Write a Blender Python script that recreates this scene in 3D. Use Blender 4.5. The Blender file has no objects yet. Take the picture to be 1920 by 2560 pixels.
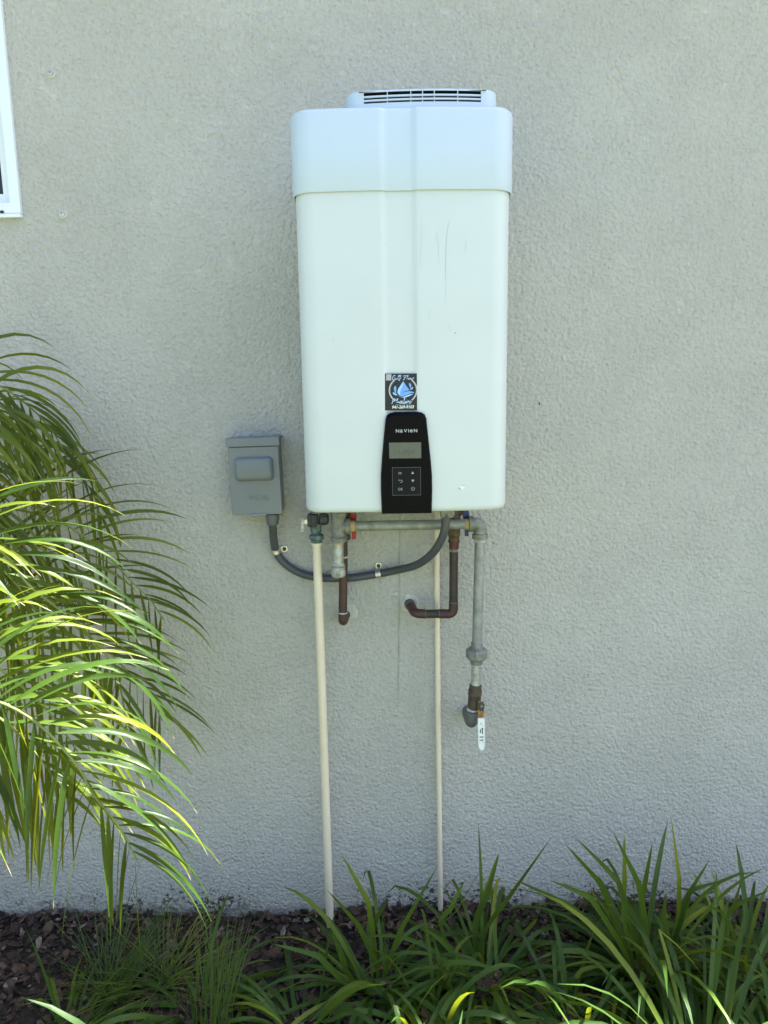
import bpy, math, random
from mathutils import Vector, Matrix
rnd = random.Random(7)
scene = bpy.context.scene
col = scene.collection

# ------------------------------------------------------------------ camera
P, R = math.radians(9.46), math.radians(0.93)
fwd = Vector((0, math.cos(P), -math.sin(P)))
r0 = Vector((1, 0, 0)); u0 = r0.cross(fwd)
right = r0*math.cos(R) - u0*math.sin(R); up = u0*math.cos(R) + r0*math.sin(R)
cam = bpy.data.cameras.new('camera'); cam_o = bpy.data.objects.new('camera', cam); col.objects.link(cam_o)
M = Matrix((right, up, -fwd)).transposed().to_4x4(); M.translation = Vector((0, -1.82, 1.48))
cam_o.matrix_world = M
cam.sensor_fit = 'VERTICAL'; cam.sensor_height = 36; cam.lens = 1750/2560*36
cam.clip_start = 0.02; cam.clip_end = 400
scene.camera = cam_o

# ------------------------------------------------------------------ sky, sun, exposure
EL, AZ = math.radians(62), math.radians(84)          # the sun stands high to the right, just behind the house wall
w = bpy.data.worlds.new('World'); scene.world = w; w.use_nodes = True
nt = w.node_tree; bg = nt.nodes['Background']
sky = nt.nodes.new('ShaderNodeTexSky'); sky.sky_type = 'NISHITA'; sky.sun_disc = False
sky.sun_elevation = EL; sky.sun_rotation = AZ; sky.air_density = 1.0; sky.dust_density = 2.0; sky.ozone_density = 1.0
nt.links.new(sky.outputs[0], bg.inputs[0]); bg.inputs[1].default_value = 0.056
sl = bpy.data.lights.new('sun', 'SUN'); sl.energy = 5.0; sl.angle = math.radians(0.53); sl.color = (1, 0.965, 0.91)
so = bpy.data.objects.new('sun', sl); col.objects.link(so)
to_sun = Vector((math.sin(AZ)*math.cos(EL), math.cos(AZ)*math.cos(EL), math.sin(EL)))
so.rotation_euler = to_sun.to_track_quat('Z', 'Y').to_euler(); so.location = (0, 2, 8)
scene.view_settings.view_transform = 'Standard'; scene.view_settings.look = 'None'
scene.cycles.max_bounces = 6; scene.cycles.diffuse_bounces = 4; scene.cycles.glossy_bounces = 3; scene.cycles.transmission_bounces = 3
scene.view_settings.exposure = 2.88; scene.view_settings.gamma = 1

# ------------------------------------------------------------------ helpers
def V(*a): return Vector(a if len(a) == 3 else a[0])
def tag(o, label=None, cat=None, group=None, kind=None):
    if label: o['label'] = label
    if cat: o['category'] = cat
    if group: o['group'] = group
    if kind: o['kind'] = kind
    return o
def empty(name, loc):
    o = bpy.data.objects.new(name, None); o.empty_display_size = 0.05; o.location = loc; col.objects.link(o); return o
def origin(o):
    p = Vector((0, 0, 0))
    while o is not None: p += o.location; o = o.parent
    return p
def frame(d):
    d = d.normalized(); a = Vector((0, 0, 1)) if abs(d.z) < 0.9 else Vector((1, 0, 0))
    x = d.cross(a).normalized(); return x, d.cross(x).normalized()
class MB:
    def __init__(s): s.v = []; s.f = []; s.uv = {}
    def add(s, vs, fs):
        b = len(s.v); s.v += [Vector(q) for q in vs]; s.f += [tuple(i+b for i in q) for q in fs]; return s
    def box(s, a, b, rot=None, piv=None):
        (x0, y0, z0), (x1, y1, z1) = a, b
        vs = [V(x, y, z) for z in (z0, z1) for y in (y0, y1) for x in (x0, x1)]
        if rot: vs = [rot @ (q-V(piv))+V(piv) for q in vs]
        return s.add(vs, [(0, 2, 3, 1), (4, 5, 7, 6), (0, 1, 5, 4), (1, 3, 7, 5), (3, 2, 6, 7), (2, 0, 4, 6)])
    def rings(s, rings, cap0=True, cap1=True, closed=True):
        n = len(rings[0]); vs = [q for r in rings for q in r]; fs = []
        for i in range(len(rings)-1):
            for j in range(n if closed else n-1):
                k = (j+1) % n; fs.append((i*n+j, i*n+k, (i+1)*n+k, (i+1)*n+j))
        if cap0: fs.append(tuple(range(n-1, -1, -1)))
        if cap1: fs.append(tuple((len(rings)-1)*n+j for j in range(n)))
        return s.add(vs, fs)
    def lathe(s, p, d, prof, seg=24, cap=True, ph=0):
        p = V(p); d = V(d).normalized(); x, y = frame(d)
        rs = [[p+d*t+(x*math.cos(ph+2*math.pi*j/seg)+y*math.sin(ph+2*math.pi*j/seg))*r for j in range(seg)] for t, r in prof]
        return s.rings(rs, cap, cap)
    def tube(s, pts, r, seg=16, cap=True):
        pts = [V(q) for q in pts]; n = len(pts); rr = r if isinstance(r, (list, tuple)) else [r]*n
        x, y = frame(pts[1]-pts[0]); rs = []
        for i in range(n):
            d = (pts[min(i+1, n-1)]-pts[max(i-1, 0)]).normalized()
            x = (x-d*x.dot(d)).normalized(); y = d.cross(x)
            rs.append([pts[i]+(x*math.cos(2*math.pi*j/seg)+y*math.sin(2*math.pi*j/seg))*rr[i] for j in range(seg)])
        return s.rings(rs, cap, cap)
    def prism(s, out, y0, y1):          # outline in (x, z), front at y0
        n = len(out)
        return s.rings([[V(x, y0, z) for x, z in out], [V(x, y1, z) for x, z in out]])
    def build(s, name, mat, parent=None, smooth=35, bevel=0, seg=2):
        o0 = origin(parent); me = bpy.data.meshes.new(name)
        me.from_pydata([q-o0 for q in s.v], [], s.f); me.update()
        if smooth:
            me.polygons.foreach_set('use_smooth', [True]*len(me.polygons)); me.set_sharp_from_angle(angle=math.radians(smooth))
        me.materials.append(mat); o = bpy.data.objects.new(name, me); col.objects.link(o); o.parent = parent
        if bevel:
            m = o.modifiers.new('bevel', 'BEVEL'); m.width = bevel; m.segments = seg; m.limit_method = 'ANGLE'; m.angle_limit = math.radians(40); m.harden_normals = False
        return o
def fillet(pts, rad, n=7):
    pts = [V(q) for q in pts]; out = [pts[0]]
    for i in range(1, len(pts)-1):
        a, b, c = pts[i-1], pts[i], pts[i+1]; r = min(rad, (a-b).length*.49, (c-b).length*.49)
        p, q = b+(a-b).normalized()*r, b+(c-b).normalized()*r
        for k in range(n+1):
            t = k/n; out.append(p*(1-t)**2+b*2*t*(1-t)+q*t*t)
    return out+[pts[-1]]
def spline(pts, n):
    pts = [V(q) for q in pts]; m = len(pts)-1; out = []
    for k in range(n+1):
        u = min(k/n*m, m-1e-6); i = int(u); t = u-i
        p0, p1, p2, p3 = pts[max(i-1, 0)], pts[i], pts[i+1], pts[min(i+2, m)]
        out.append(((p1*2)+(p2-p0)*t+(p0*2-p1*5+p2*4-p3)*t*t+(p1*3-p0-p2*3+p3)*t**3)*.5)
    return out
def text(body, size, mat, parent, pos, name='lettering', align='CENTER', shear=0, sx=1, ext=.0003, off=0, space=1):
    cu = bpy.data.curves.new('t', 'FONT'); cu.body = body; cu.size = size; cu.align_x = align; cu.shear = shear
    cu.extrude = ext; cu.offset = off; cu.space_character = space; cu.resolution_u = 3
    to = bpy.data.objects.new('t', cu); col.objects.link(to); bpy.context.view_layer.update()
    me = bpy.data.meshes.new_from_object(to.evaluated_get(bpy.context.evaluated_depsgraph_get()))
    bpy.data.objects.remove(to); bpy.data.curves.remove(cu)
    o0 = origin(parent); p = V(pos)-o0
    for v in me.vertices: x, y, z = v.co; v.co = (p.x+x*sx, p.y-z, p.z+y)
    me.name = name; me.materials.clear(); me.materials.append(mat)
    o = bpy.data.objects.new(name, me); col.objects.link(o); o.parent = parent; return o

# ------------------------------------------------------------------ materials
def mat(name, color, rough=.5, metal=0, var=0, scale=30, bump=0, bscale=200, bdist=.001, spec=.5, coat=0, color2=None, detail=4, lo=.35, hi=.65):
    m = bpy.data.materials.new(name); m.use_nodes = True; t = m.node_tree; b = t.nodes['Principled BSDF']
    b.inputs['Base Color'].default_value = (*color, 1); b.inputs['Roughness'].default_value = rough
    b.inputs['Metallic'].default_value = metal; b.inputs['Specular IOR Level'].default_value = spec
    if coat: b.inputs['Coat Weight'].default_value = coat; b.inputs['Coat Roughness'].default_value = .04
    tc = t.nodes.new('ShaderNodeTexCoord')
    if var or color2:
        n = t.nodes.new('ShaderNodeTexNoise'); n.inputs['Scale'].default_value = scale; n.inputs['Detail'].default_value = detail; n.inputs['Roughness'].default_value = .6
        t.links.new(tc.outputs['Object'], n.inputs['Vector'])
        rp = t.nodes.new('ShaderNodeValToRGB'); rp.color_ramp.elements[0].position = lo; rp.color_ramp.elements[1].position = hi
        c2 = color2 or tuple(c*(1-var) for c in color)
        c1 = color if color2 else tuple(min(1, c*(1+var)) for c in color)
        rp.color_ramp.elements[0].color = (*c2, 1); rp.color_ramp.elements[1].color = (*c1, 1)
        t.links.new(n.outputs['Fac'], rp.inputs['Fac']); t.links.new(rp.outputs['Color'], b.inputs['Base Color'])
        mr = t.nodes.new('ShaderNodeMapRange'); mr.inputs[3].default_value = min(1, rough+.1); mr.inputs[4].default_value = max(.02, rough-.08)
        t.links.new(n.outputs['Fac'], mr.inputs[0]); t.links.new(mr.outputs[0], b.inputs['Roughness'])
    if bump:
        n2 = t.nodes.new('ShaderNodeTexNoise'); n2.inputs['Scale'].default_value = bscale; n2.inputs['Detail'].default_value = 3
        t.links.new(tc.outputs['Object'], n2.inputs['Vector'])
        bp = t.nodes.new('ShaderNodeBump'); bp.inputs['Strength'].default_value = bump; bp.inputs['Distance'].default_value = bdist
        t.links.new(n2.outputs['Fac'], bp.inputs['Height']); t.links.new(bp.outputs['Normal'], b.inputs['Normal'])
    return m

def stucco_mat():
    m = bpy.data.materials.new('painted_stucco'); m.use_nodes = True; t = m.node_tree; N = t.nodes; L = t.links; b = N['Principled BSDF']
    b.inputs['Roughness'].default_value = .72; b.inputs['Specular IOR Level'].default_value = .35
    tc = N.new('ShaderNodeTexCoord')
    def noise(s, d=3, r=.55, dist=0, vec=None):
        n = N.new('ShaderNodeTexNoise'); n.inputs['Scale'].default_value = s; n.inputs['Detail'].default_value = d
        n.inputs['Roughness'].default_value = r; n.inputs['Distortion'].default_value = dist
        L.new(vec or tc.outputs['Object'], n.inputs['Vector']); return n.outputs['Fac']
    def math_(op, a, b_=None, c=None):
        n = N.new('ShaderNodeMath'); n.operation = op
        for i, q in enumerate((a, b_, c)):
            if q is None: continue
            if isinstance(q, (int, float)): n.inputs[i].default_value = q
            else: L.new(q, n.inputs[i])
        return n.outputs[0]
    def ramp(f, p0, p1, c0=0., c1=1., interp='EASE'):
        n = N.new('ShaderNodeValToRGB'); e = n.color_ramp.elements; n.color_ramp.interpolation = interp
        e[0].position = p0; e[1].position = p1
        e[0].color = (*(c0 if isinstance(c0, tuple) else (c0,)*3), 1); e[1].color = (*(c1 if isinstance(c1, tuple) else (c1,)*3), 1)
        L.new(f, n.inputs['Fac']); return n.outputs['Color']
    # fine dashed stucco: crinkled ridges, broken by flat trowelled spots
    mid = noise(62, 2, .5, .3)
    vo = N.new('ShaderNodeTexVoronoi'); vo.inputs['Scale'].default_value = 108; L.new(tc.outputs['Object'], vo.inputs['Vector'])
    ridge = math_('SUBTRACT', math_('MULTIPLY', noise(92, 4, .80), 2.2), math_('MULTIPLY', vo.outputs['Distance'], .9))
    flat = ramp(noise(26, 3, .6), .64, .70)
    h = math_('ADD', math_('MULTIPLY', ridge, .75), math_('MULTIPLY', mid, .55))
    h = math_('ADD', math_('MULTIPLY', h, math_('SUBTRACT', 1, math_('MULTIPLY', flat, .25))), math_('MULTIPLY', flat, .2))
    h = math_('ADD', h, math_('MULTIPLY', noise(5, 2), 1.1))
    bp = N.new('ShaderNodeBump'); bp.inputs['Strength'].default_value = 1; bp.inputs['Distance'].default_value = .0115
    L.new(h, bp.inputs['Height']); L.new(bp.outputs['Normal'], b.inputs['Normal'])
    base = ramp(noise(3.1, 5, .68), .32, .68, (.690, .676, .615), (.755, .740, .675))
    grain = ramp(noise(92, 4, .80), .36, .54, .91, 1.0)
    sx = N.new('ShaderNodeSeparateXYZ'); L.new(tc.outputs['Object'], sx.inputs[0]); X, Z = sx.outputs['X'], sx.outputs['Z']
    # hairline crack under the heater
    wob = math_('MULTIPLY', math_('SUBTRACT', noise(30, 2), .5), .006)
    cx = math_('ADD', math_('MULTIPLY_ADD', Z, .0223, .0158), wob)
    dist = math_('ABSOLUTE', math_('SUBTRACT', X, cx))
    line = math_('MULTIPLY', ramp(dist, .0, .0028, 1., 0., 'LINEAR'), ramp(Z, .60, .72))
    line = math_('MULTIPLY', line, ramp(Z, .0, 1., 1., 1.)); 
    zz = math_('LESS_THAN', Z, 1.35); line = math_('MULTIPLY', math_('MULTIPLY', line, zz), math_('MULTIPLY_ADD', noise(25, 2), .9, .02))
    # soil splashed on the foot of the wall
    foot = ramp(Z, 0.0, .13, 1., 0.)
    spl = ramp(math_('ADD', noise(85, 4, .65), math_('MULTIPLY', foot, .22)), .66, .72)
    spl = math_('MULTIPLY', math_('MULTIPLY', spl, math_('LESS_THAN', Z, .16)), ramp(noise(4.5, 2), .44, .60))
    dirt = ramp(Z, .0, .035, .75, 0.)
    def mixc(fac, a, bcol):
        n = N.new('ShaderNodeMix'); n.data_type = 'RGBA'
        L.new(fac, n.inputs[0]) if not isinstance(fac, float) else None
        L.new(a, n.inputs[6]); n.inputs[7].default_value = (*bcol, 1); return n.outputs[2]
    mul = N.new('ShaderNodeMix'); mul.data_type = 'RGBA'; mul.blend_type = 'MULTIPLY'; mul.inputs[0].default_value = 1
    L.new(base, mul.inputs[6]); L.new(grain, mul.inputs[7])
    c = mixc(math_('MULTIPLY', line, .8), mul.outputs[2], (.16, .15, .12))
    c = mixc(math_('MULTIPLY', spl, .9), c, (.03, .025, .02)); c = mixc(math_('MULTIPLY', dirt, math_('MULTIPLY_ADD', noise(40, 3), 1.2, -.1)), c, (.06, .05, .04))
    L.new(c, b.inputs['Base Color']); return m

def leaf_mat(name, c_dark, c_light, trans, tip=(.35, .25, .05), tipstart=.93, rough=.38, transw=.35, yellow=(.25, .26, .02), vein=60):
    """strap leaf: uv.x runs across, uv.y from base to tip"""
    m = bpy.data.materials.new(name); m.use_nodes = True; t = m.node_tree; N = t.nodes; L = t.links; b = N['Principled BSDF']; out = N['Material Output']
    uv = N.new('ShaderNodeUVMap'); sp = N.new('ShaderNodeSeparateXYZ'); L.new(uv.outputs[0], sp.inputs[0])
    oi = N.new('ShaderNodeObjectInfo'); tc = N.new('ShaderNodeTexCoord')
    n = N.new('ShaderNodeTexNoise'); n.inputs['Scale'].default_value = 16; n.inputs['Detail'].default_value = 3; L.new(tc.outputs['Object'], n.inputs['Vector'])
    def mix(f, a, bb):
        q = N.new('ShaderNodeMix'); q.data_type = 'RGBA'
        (L.new(f, q.inputs[0]) if not isinstance(f, (float, int)) else setattr(q.inputs[0], 'default_value', f))
        for i, c in ((6, a), (7, bb)):
            if isinstance(c, tuple): q.inputs[i].default_value = (*c, 1)
            else: L.new(c, q.inputs[i])
        return q.outputs[2]
    def mth(op, *a):
        q = N.new('ShaderNodeMath'); q.operation = op
        for i, x in enumerate(a):
            if isinstance(x, (int, float)): q.inputs[i].default_value = x
            else: L.new(x, q.inputs[i])
        return q.outputs[0]
    def mr(x, a, bb, c=0., d=1.):
        q = N.new('ShaderNodeMapRange'); L.new(x, q.inputs[0]) ; q.inputs[1].default_value = a; q.inputs[2].default_value = bb; q.inputs[3].default_value = c; q.inputs[4].default_value = d; return q.outputs[0]
    c = mix(mr(mth('ADD', mth('MULTIPLY', oi.outputs['Random'], .6), mth('MULTIPLY', n.outputs['Fac'], .6)), .25, .85), c_dark, c_light)
    old = mth('MULTIPLY', mr(oi.outputs['Random'], .84, .93), mr(sp.outputs['Y'], .1, .8))     # a few ageing leaves
    c = mix(mth('MULTIPLY', old, .75), c, yellow)
    ve = mth('SINE', mth('MULTIPLY', sp.outputs['X'], vein)); c = mix(mr(ve, -1, 1, 0., .16), c, (c_light[0]*1.3, c_light[1]*1.3, c_light[2]))
    tipf = mr(mth('ADD', sp.outputs['Y'], mth('MULTIPLY', mth('SUBTRACT', oi.outputs['Random'], .6), .10)), tipstart, tipstart+.05)
    c = mix(tipf, c, tip); L.new(c, b.inputs['Base Color']); b.inputs['Roughness'].default_value = rough
    b.inputs['Specular IOR Level'].default_value = .24
    bp = N.new('ShaderNodeBump'); bp.inputs['Strength'].default_value = .25; bp.inputs['Distance'].default_value = .0006; L.new(ve, bp.inputs['Height']); L.new(bp.outputs[0], b.inputs['Normal'])
    tr = N.new('ShaderNodeBsdfTranslucent'); L.new(mix(.72, c, trans), tr.inputs['Color'])
    ms = N.new('ShaderNodeMixShader'); ms.inputs[0].default_value = transw; L.new(b.outputs[0], ms.inputs[1]); L.new(tr.outputs[0], ms.inputs[2]); L.new(ms.outputs[0], out.inputs['Surface'])
    return m

stucco = stucco_mat()
white_vinyl = mat('white_vinyl', (.74, .79, .82), .35, var=.02, scale=8)
body_paint = mat('ivory_enamel', (.575, .622, .628), .32, var=.022, scale=3.5, spec=.5)
cover_plastic = mat('white_cover_plastic', (.510, .600, .71), .38, var=.02, scale=5)
dark_inside = mat('dark_vent_inside', (.012, .013, .015), .8)
black_gloss = mat('black_gloss_plastic', (.002, .002, .004), .05, spec=.08)
black_chamfer = black_gloss
lcd = mat('lcd_glass', (.085, .098, .080), .12, var=.06, scale=60)
lcd_ink = mat('lcd_ink', (.060, .070, .058), .2)
film = mat('keypad_film', (.006, .007, .010), .10, spec=.12, bump=.12, bscale=45, bdist=.004)
print_white = mat('white_print', (.75, .78, .8), .5)
key_ink = mat('key_print', (.30, .31, .32), .5)
print_grey = mat('grey_print', (.33, .34, .35), .5)
sticker_black = mat('sticker_black', (.008, .008, .009), .45)
blue_a = mat('sticker_blue', (.16, .36, .78), .45); blue_b = mat('sticker_light_blue', (.36, .60, .90), .45); blue_c = mat('sticker_dark_blue', (.10, .26, .60), .45)
script_blue = mat('sticker_script_blue', (.42, .60, .80), .45)
gal = mat('galvanised_steel', (.33, .34, .33), .5, .35, color2=(.21, .22, .21), scale=45, bump=.15, bscale=300)
gal_dark = mat('weathered_galvanised', (.25, .26, .24), .55, .3, color2=(.15, .155, .14), scale=60, bump=.3, bscale=260)
gal_light = mat('bright_galvanised', (.50, .52, .51), .42, .5, color2=(.27, .28, .28), scale=70, bump=.3, bscale=240)
grey_paint_metal = mat('grey_pipe_plastic', (.105, .108, .108), .5, var=.1, scale=40)
sealant = mat('yellow_thread_sealant', (.52, .36, .14), .7, color2=(.34, .26, .13), scale=90, bump=.4, bscale=300)
white_sealant = mat('dried_white_sealant', (.55, .54, .48), .8, color2=(.32, .32, .29), scale=90, bump=.5, bscale=260)
brown_pipe = mat('oxidised_brown_copper', (.066, .025, .021), .48, color2=(.040, .019, .016), scale=35, bump=.15, bscale=200)
dark_pipe = mat('dark_oxidised_copper', (.042, .027, .021), .5, color2=(.024, .018, .015), scale=30, bump=.2, bscale=200)
red_fit = mat('red_brown_fitting', (.10, .022, .017), .5, var=.2, scale=60)
brass = mat('dull_brass', (.13, .09, .045), .5, .4, color2=(.07, .05, .03), scale=70, bump=.3, bscale=260)
iron = mat('dark_bronze_valve', (.045, .036, .03), .55, .25, color2=(.085, .065, .05), scale=70, bump=.4, bscale=240, lo=.45, hi=.75)
patina = mat('green_bronze_patina', (.13, .20, .20), .6, .2, color2=(.055, .075, .075), scale=80, bump=.4, bscale=240)
relief_grey = mat('dark_grey_casting', (.075, .072, .066), .6, .25, color2=(.04, .04, .038), scale=80, bump=.5, bscale=240)
cpvc = mat('cream_cpvc', (.73, .64, .485), .42, var=.04, scale=12)
red_vinyl = mat('red_vinyl_grip', (.32, .006, .012), .4); blue_vinyl = mat('blue_vinyl_grip', (.008, .03, .13), .4)
steel = mat('zinc_plated_steel', (.58, .57, .52), .3, .85, var=.12, scale=80)
rust = mat('rusty_zinc', (.36, .20, .05), .55, .3, color2=(.14, .06, .02), scale=110)
white_grip = mat('white_vinyl_grip', (.74, .77, .74), .4)
ink = mat('black_ink', (.03, .03, .03), .6)
box_grey = mat('grey_enamel_box', (.172, .190, .198), .42, var=.03, scale=12)
conduit_grey = mat('grey_flexible_conduit', (.062, .066, .076), .42, var=.12, scale=25)
fitting_grey = mat('grey_conduit_fitting', (.10, .105, .11), .5, var=.08)
screw_black = mat('black_screw', (.02, .02, .024), .4)
putty = mat('grey_patch_mortar', (.56, .55, .49), .8, color2=(.46, .45, .40), scale=60, bump=.6, bscale=130, bdist=.003)
foam = mat('dark_sleeve', (.10, .10, .095), .7)
glass_dark = mat('dark_window_glass', (.015, .016, .02), .05, spec=.5)
gasket = mat('grey_gasket', (.22, .24, .26), .6)
roof_mat = mat('grey_shingle', (.12, .11, .10), .85, var=.2, scale=20)
soffit_mat = mat('white_soffit', (.74, .75, .74), .5)

# ------------------------------------------------------------------ ground
def lawn_mat():
    m = mat('lawn_turf', (.118, .130, .070), .85, color2=(.085, .098, .050), scale=3, bump=.6, bscale=60, bdist=.02); return m
MB().add([V(-150, -150, -.03), V(150, -150, -.03), V(150, 150, -.03), V(-150, 150, -.03)], [(0, 1, 2, 3)]).build('lawn', lawn_mat(), None, 0)['kind'] = 'structure'
def ground_h(x, y):
    return .006*math.sin(7*x+1)+.008*math.sin(11*y+3*x)+.003*max(0, 1+y/.35)+.004*math.sin(31*x+17*y)
soil = mat('dark_bed_soil', (.014, .011, .009), .95, color2=(.028, .021, .016), scale=60, bump=1, bscale=70, bdist=.01)
mb = MB(); nx, ny = 150, 34
vs = [V(-3+6*i/nx, -1.25+1.27*j/ny, ground_h(-3+6*i/nx, -1.25+1.27*j/ny) if j else -.04) for j in range(ny+1) for i in range(nx+1)]
mb.add(vs, [(j*(nx+1)+i, j*(nx+1)+i+1, (j+1)*(nx+1)+i+1, (j+1)*(nx+1)+i) for j in range(ny) for i in range(nx)])
mb.build('mulch_bed', soil, None, 60)['kind'] = 'structure'

# ------------------------------------------------------------------ house
house = empty('house', (0, .1, 0))
tag(house, 'pale beige stucco house wall behind the white water heater', 'house')
WX1, WX0, WZ0, WZ1 = -.880, -2.05, 1.940, 3.0                # window opening
mb = MB()
xs, zs = [-7, WX0, WX1, 7], [-.3, WZ0, WZ1, 4.2]
for i in range(3):
    for k in range(3):
        if i == 1 and k == 1: continue
        mb.add([V(xs[i], 0, zs[k]), V(xs[i+1], 0, zs[k]), V(xs[i+1], 0, zs[k+1]), V(xs[i], 0, zs[k+1])], [(0, 1, 2, 3)])
mb.add([V(WX0, 0, WZ0), V(WX1, 0, WZ0), V(WX1, 0, WZ1), V(WX0, 0, WZ1), V(WX0, .14, WZ0), V(WX1, .14, WZ0), V(WX1, .14, WZ1), V(WX0, .14, WZ1)],
       [(0, 4, 5, 1), (1, 5, 6, 2), (2, 6, 7, 3), (3, 7, 4, 0)])
mb.add([V(-7, 0, -.3), V(-7, 9, -.3), V(-7, 9, 4.2), V(-7, 0, 4.2), V(7, 0, -.3), V(7, 9, -.3), V(7, 9, 4.2), V(7, 0, 4.2)], [(0, 3, 2, 1), (4, 5, 6, 7), (1, 2, 6, 5)])
mb.build('wall', stucco, house, 0)
EV = .25
roof = MB().add([V(-7.3, -EV, 4.36), V(7.3, -EV, 4.36), V(7.3, 9.3, 4.36), V(-7.3, 9.3, 4.36), V(-4, 4.5, 6.2), V(4, 4.5, 6.2)], [(0, 1, 5, 4), (1, 2, 5), (2, 3, 4, 5), (3, 0, 4)]).build('roof', roof_mat, house, 0)
MB().box((-7.3, -EV, 4.2), (7.3, 9.3, 4.357)).build('fascia', soffit_mat, roof, 0)
# window: flange frame, sash, glazing
win = MB()
def mitred(mb, x0, x1, z0, z1, wd, yf, yb):
    o = [(x0, z0), (x1, z0), (x1, z1), (x0, z1)]; i_ = [(x0+wd, z0+wd), (x1-wd, z0+wd), (x1-wd, z1-wd), (x0+wd, z1-wd)]
    vs = [V(x, yf, z) for x, z in o]+[V(x, yf, z) for x, z in i_]+[V(x, yb, z) for x, z in o]+[V(x, yb, z) for x, z in i_]
    fs = []
    for a in range(4):
        b = (a+1) % 4; fs += [(a, b, 4+b, 4+a), (8+a, 8+b, b, a), (4+a, 4+b, 12+b, 12+a)]
    return mb.add(vs, fs)
mitred(win, WX0-.004, WX1+.004, WZ0-.006, WZ1, .0245, -.010, .05)
wo = win.build('window', white_vinyl, house, 0, .0012)
wo['label'] = 'white vinyl window frame corner on the stucco wall'
mitred(MB(), WX0+.021, WX1-.0215, WZ0+.0205, WZ1-.025, .010, .006, .06).build('inner_frame', white_vinyl, wo, 0, .001)
mitred(MB(), WX0+.033, WX1-.0325, WZ0+.0315, WZ1-.036, .0125, .012, .06).build('sash', white_vinyl, wo, 0, .0008)
MB().box((WX0+.03, .045, WZ0+.03), (WX1-.03, .05, WZ1-.03)).build('pane', glass_dark, wo, 0)
MB().box((WX0-.004, -.0135, WZ0-.0165), (WX1+.0045, .0, WZ0-.0075)).build('sill_strip', white_vinyl, wo, 0, .001)
MB().box((WX1-.0311, .0105, WZ0+.031), (WX1-.0304, .0118, WZ1-.03)).build('seal', gasket, wo, 0)
MB().lathe((WX1-.051, -.0105, WZ0-.0035), (1, 0, .05), [(0, .0016), (.004, .0018), (.008, .0032), (.012, .0034), (.0145, .0022)], 10).build('latch_knob', screw_black, wo)
MB().lathe((WX1-.049, -.0095, WZ0+.0235), (0, -1, 0), [(0, .0014), (.001, .0013)], 8).build('weep_hole', screw_black, wo)
for (x, z) in ((-.7754, 2.249), (-.7768, 1.931)):
    a = MB().lathe((x, .001, z), (0, -1, 0), [(0, .0118), (.002, .0115), (.004, .010), (.0045, .0075), (.0028, .0065)], 20).build('shutter_anchor', mat('anchor_paint', (.50, .49, .45), .55, var=.1), house)
    MB().lathe((x-.0015, -.002, z+.001), (0, -1, 0), [(0, .006), (.002, .0058), (.003, .004)], 6).build('screw_head', steel, a)
    MB().lathe((x-.0022, -.0055, z+.0015), (0, -1, 0), [(-.001, .0019), (.0002, .0019)], 6).build('screw_socket', foam, a)
# dirt specks stuck on the wall
sp = MB()
for x, z, r in ((.405, 1.4535, .0042), (.271, .8445, .0022), (.157, .8955, .002), (.289, 1.0885, .003), (.300, 1.086, .002), (.133, 1.0135, .0016), (.553, .7147, .003), (.137, .7, .001),
                (.119, .655, .0016), (.120, .648, .0012), (.148, .243, .0032), (.03, .215, .0015), (.128, .995, .0013), (.087, 1.083, .0015), (.02, 1.118, .001), (.10, .805, .0012), (.16, .78, .001), (.6, 1.97, .0016), (-.3, 1.75, .001)):
    for q in range(2):
        a = rnd.uniform(0, 6.3); cx, cz = x+rnd.uniform(-1, 1)*r*.5, z+rnd.uniform(-1, 1)*r*.6
        sp.add([V(cx+math.cos(a+k*1.26)*r*rnd.uniform(.25, .6), -.0018, cz+math.sin(a+k*1.26)*r*rnd.uniform(.4, .9)) for k in range(5)]+[V(cx, -.0035, cz)], [(k, (k+1) % 5, 5) for k in range(5)])
sp.build('dirt_speck', mat('dirt', (.03, .026, .022), .8), house, 0)['kind'] = 'stuff'
# mortar patches around the two pipe penetrations
def patch(x, z, rx, rz):
    mbp = MB(); n = 22; rings = []
    for k, (s, y) in enumerate(((1, .001), (.96, -.0025), (.8, -.005), (.68, -.0035), (.5, -.0055), (.40, -.005))):
        rings.append([V(x+math.cos(a)*rx*s*(1+.09*math.sin(3*a+x*40)+.05*math.sin(7*a)), y, z+math.sin(a)*rz*s*(1+.09*math.sin(3*a+x*40))) for a in [2*math.pi*j/n for j in range(n)]])
    return mbp.rings(rings, False, True).build('mortar_patch', putty, house, 60)
patch(.067, .926, .025, .028); patch(-.099, .904, .023, .025)

# ------------------------------------------------------------------ water heater
CX, HW, YF, YB = .0475, .2165, -.360, -.035
SL, SR, SD, SW = .004, .074, .0052, .010         # vertical recess: left, right, depth, slope width
def front_y(x, inset=0, groove=True):
    bow = .010*((x-CX)/HW)**2; y = YF+inset+bow
    if groove:
        def st(e0, e1): t = min(1, max(0, (x-e0)/(e1-e0))); return t*t*(3-2*t)
        y += SD*st(SL, SL+SW)*(1-st(SR-SW*.8, SR))
    return y
def profile(inset, rc=.044, groove=True, yb=YB):
    x0, x1 = CX-HW+inset, CX+HW-inset; r = max(.01, rc-inset); pts = [V(x0, yb, 0)]
    yl = front_y(x0+r, inset, groove)
    for k in range(11):
        a = math.pi/2*k/10; pts.append(V(x0+r-r*math.cos(a), yl+r-r*math.sin(a), 0))
    xa, xb = x0+r, x1-r; n = 70
    for k in range(1, n): x = xa+(xb-xa)*k/n; pts.append(V(x, front_y(x, inset, groove), 0))
    yr = front_y(x1-r, inset, groove)
    for k in range(11):
        a = math.pi/2*(1-k/10); pts.append(V(x1-r+r*math.cos(a), yr+r-r*math.sin(a), 0))
    return pts+[V(x1, yb, 0)]
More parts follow.
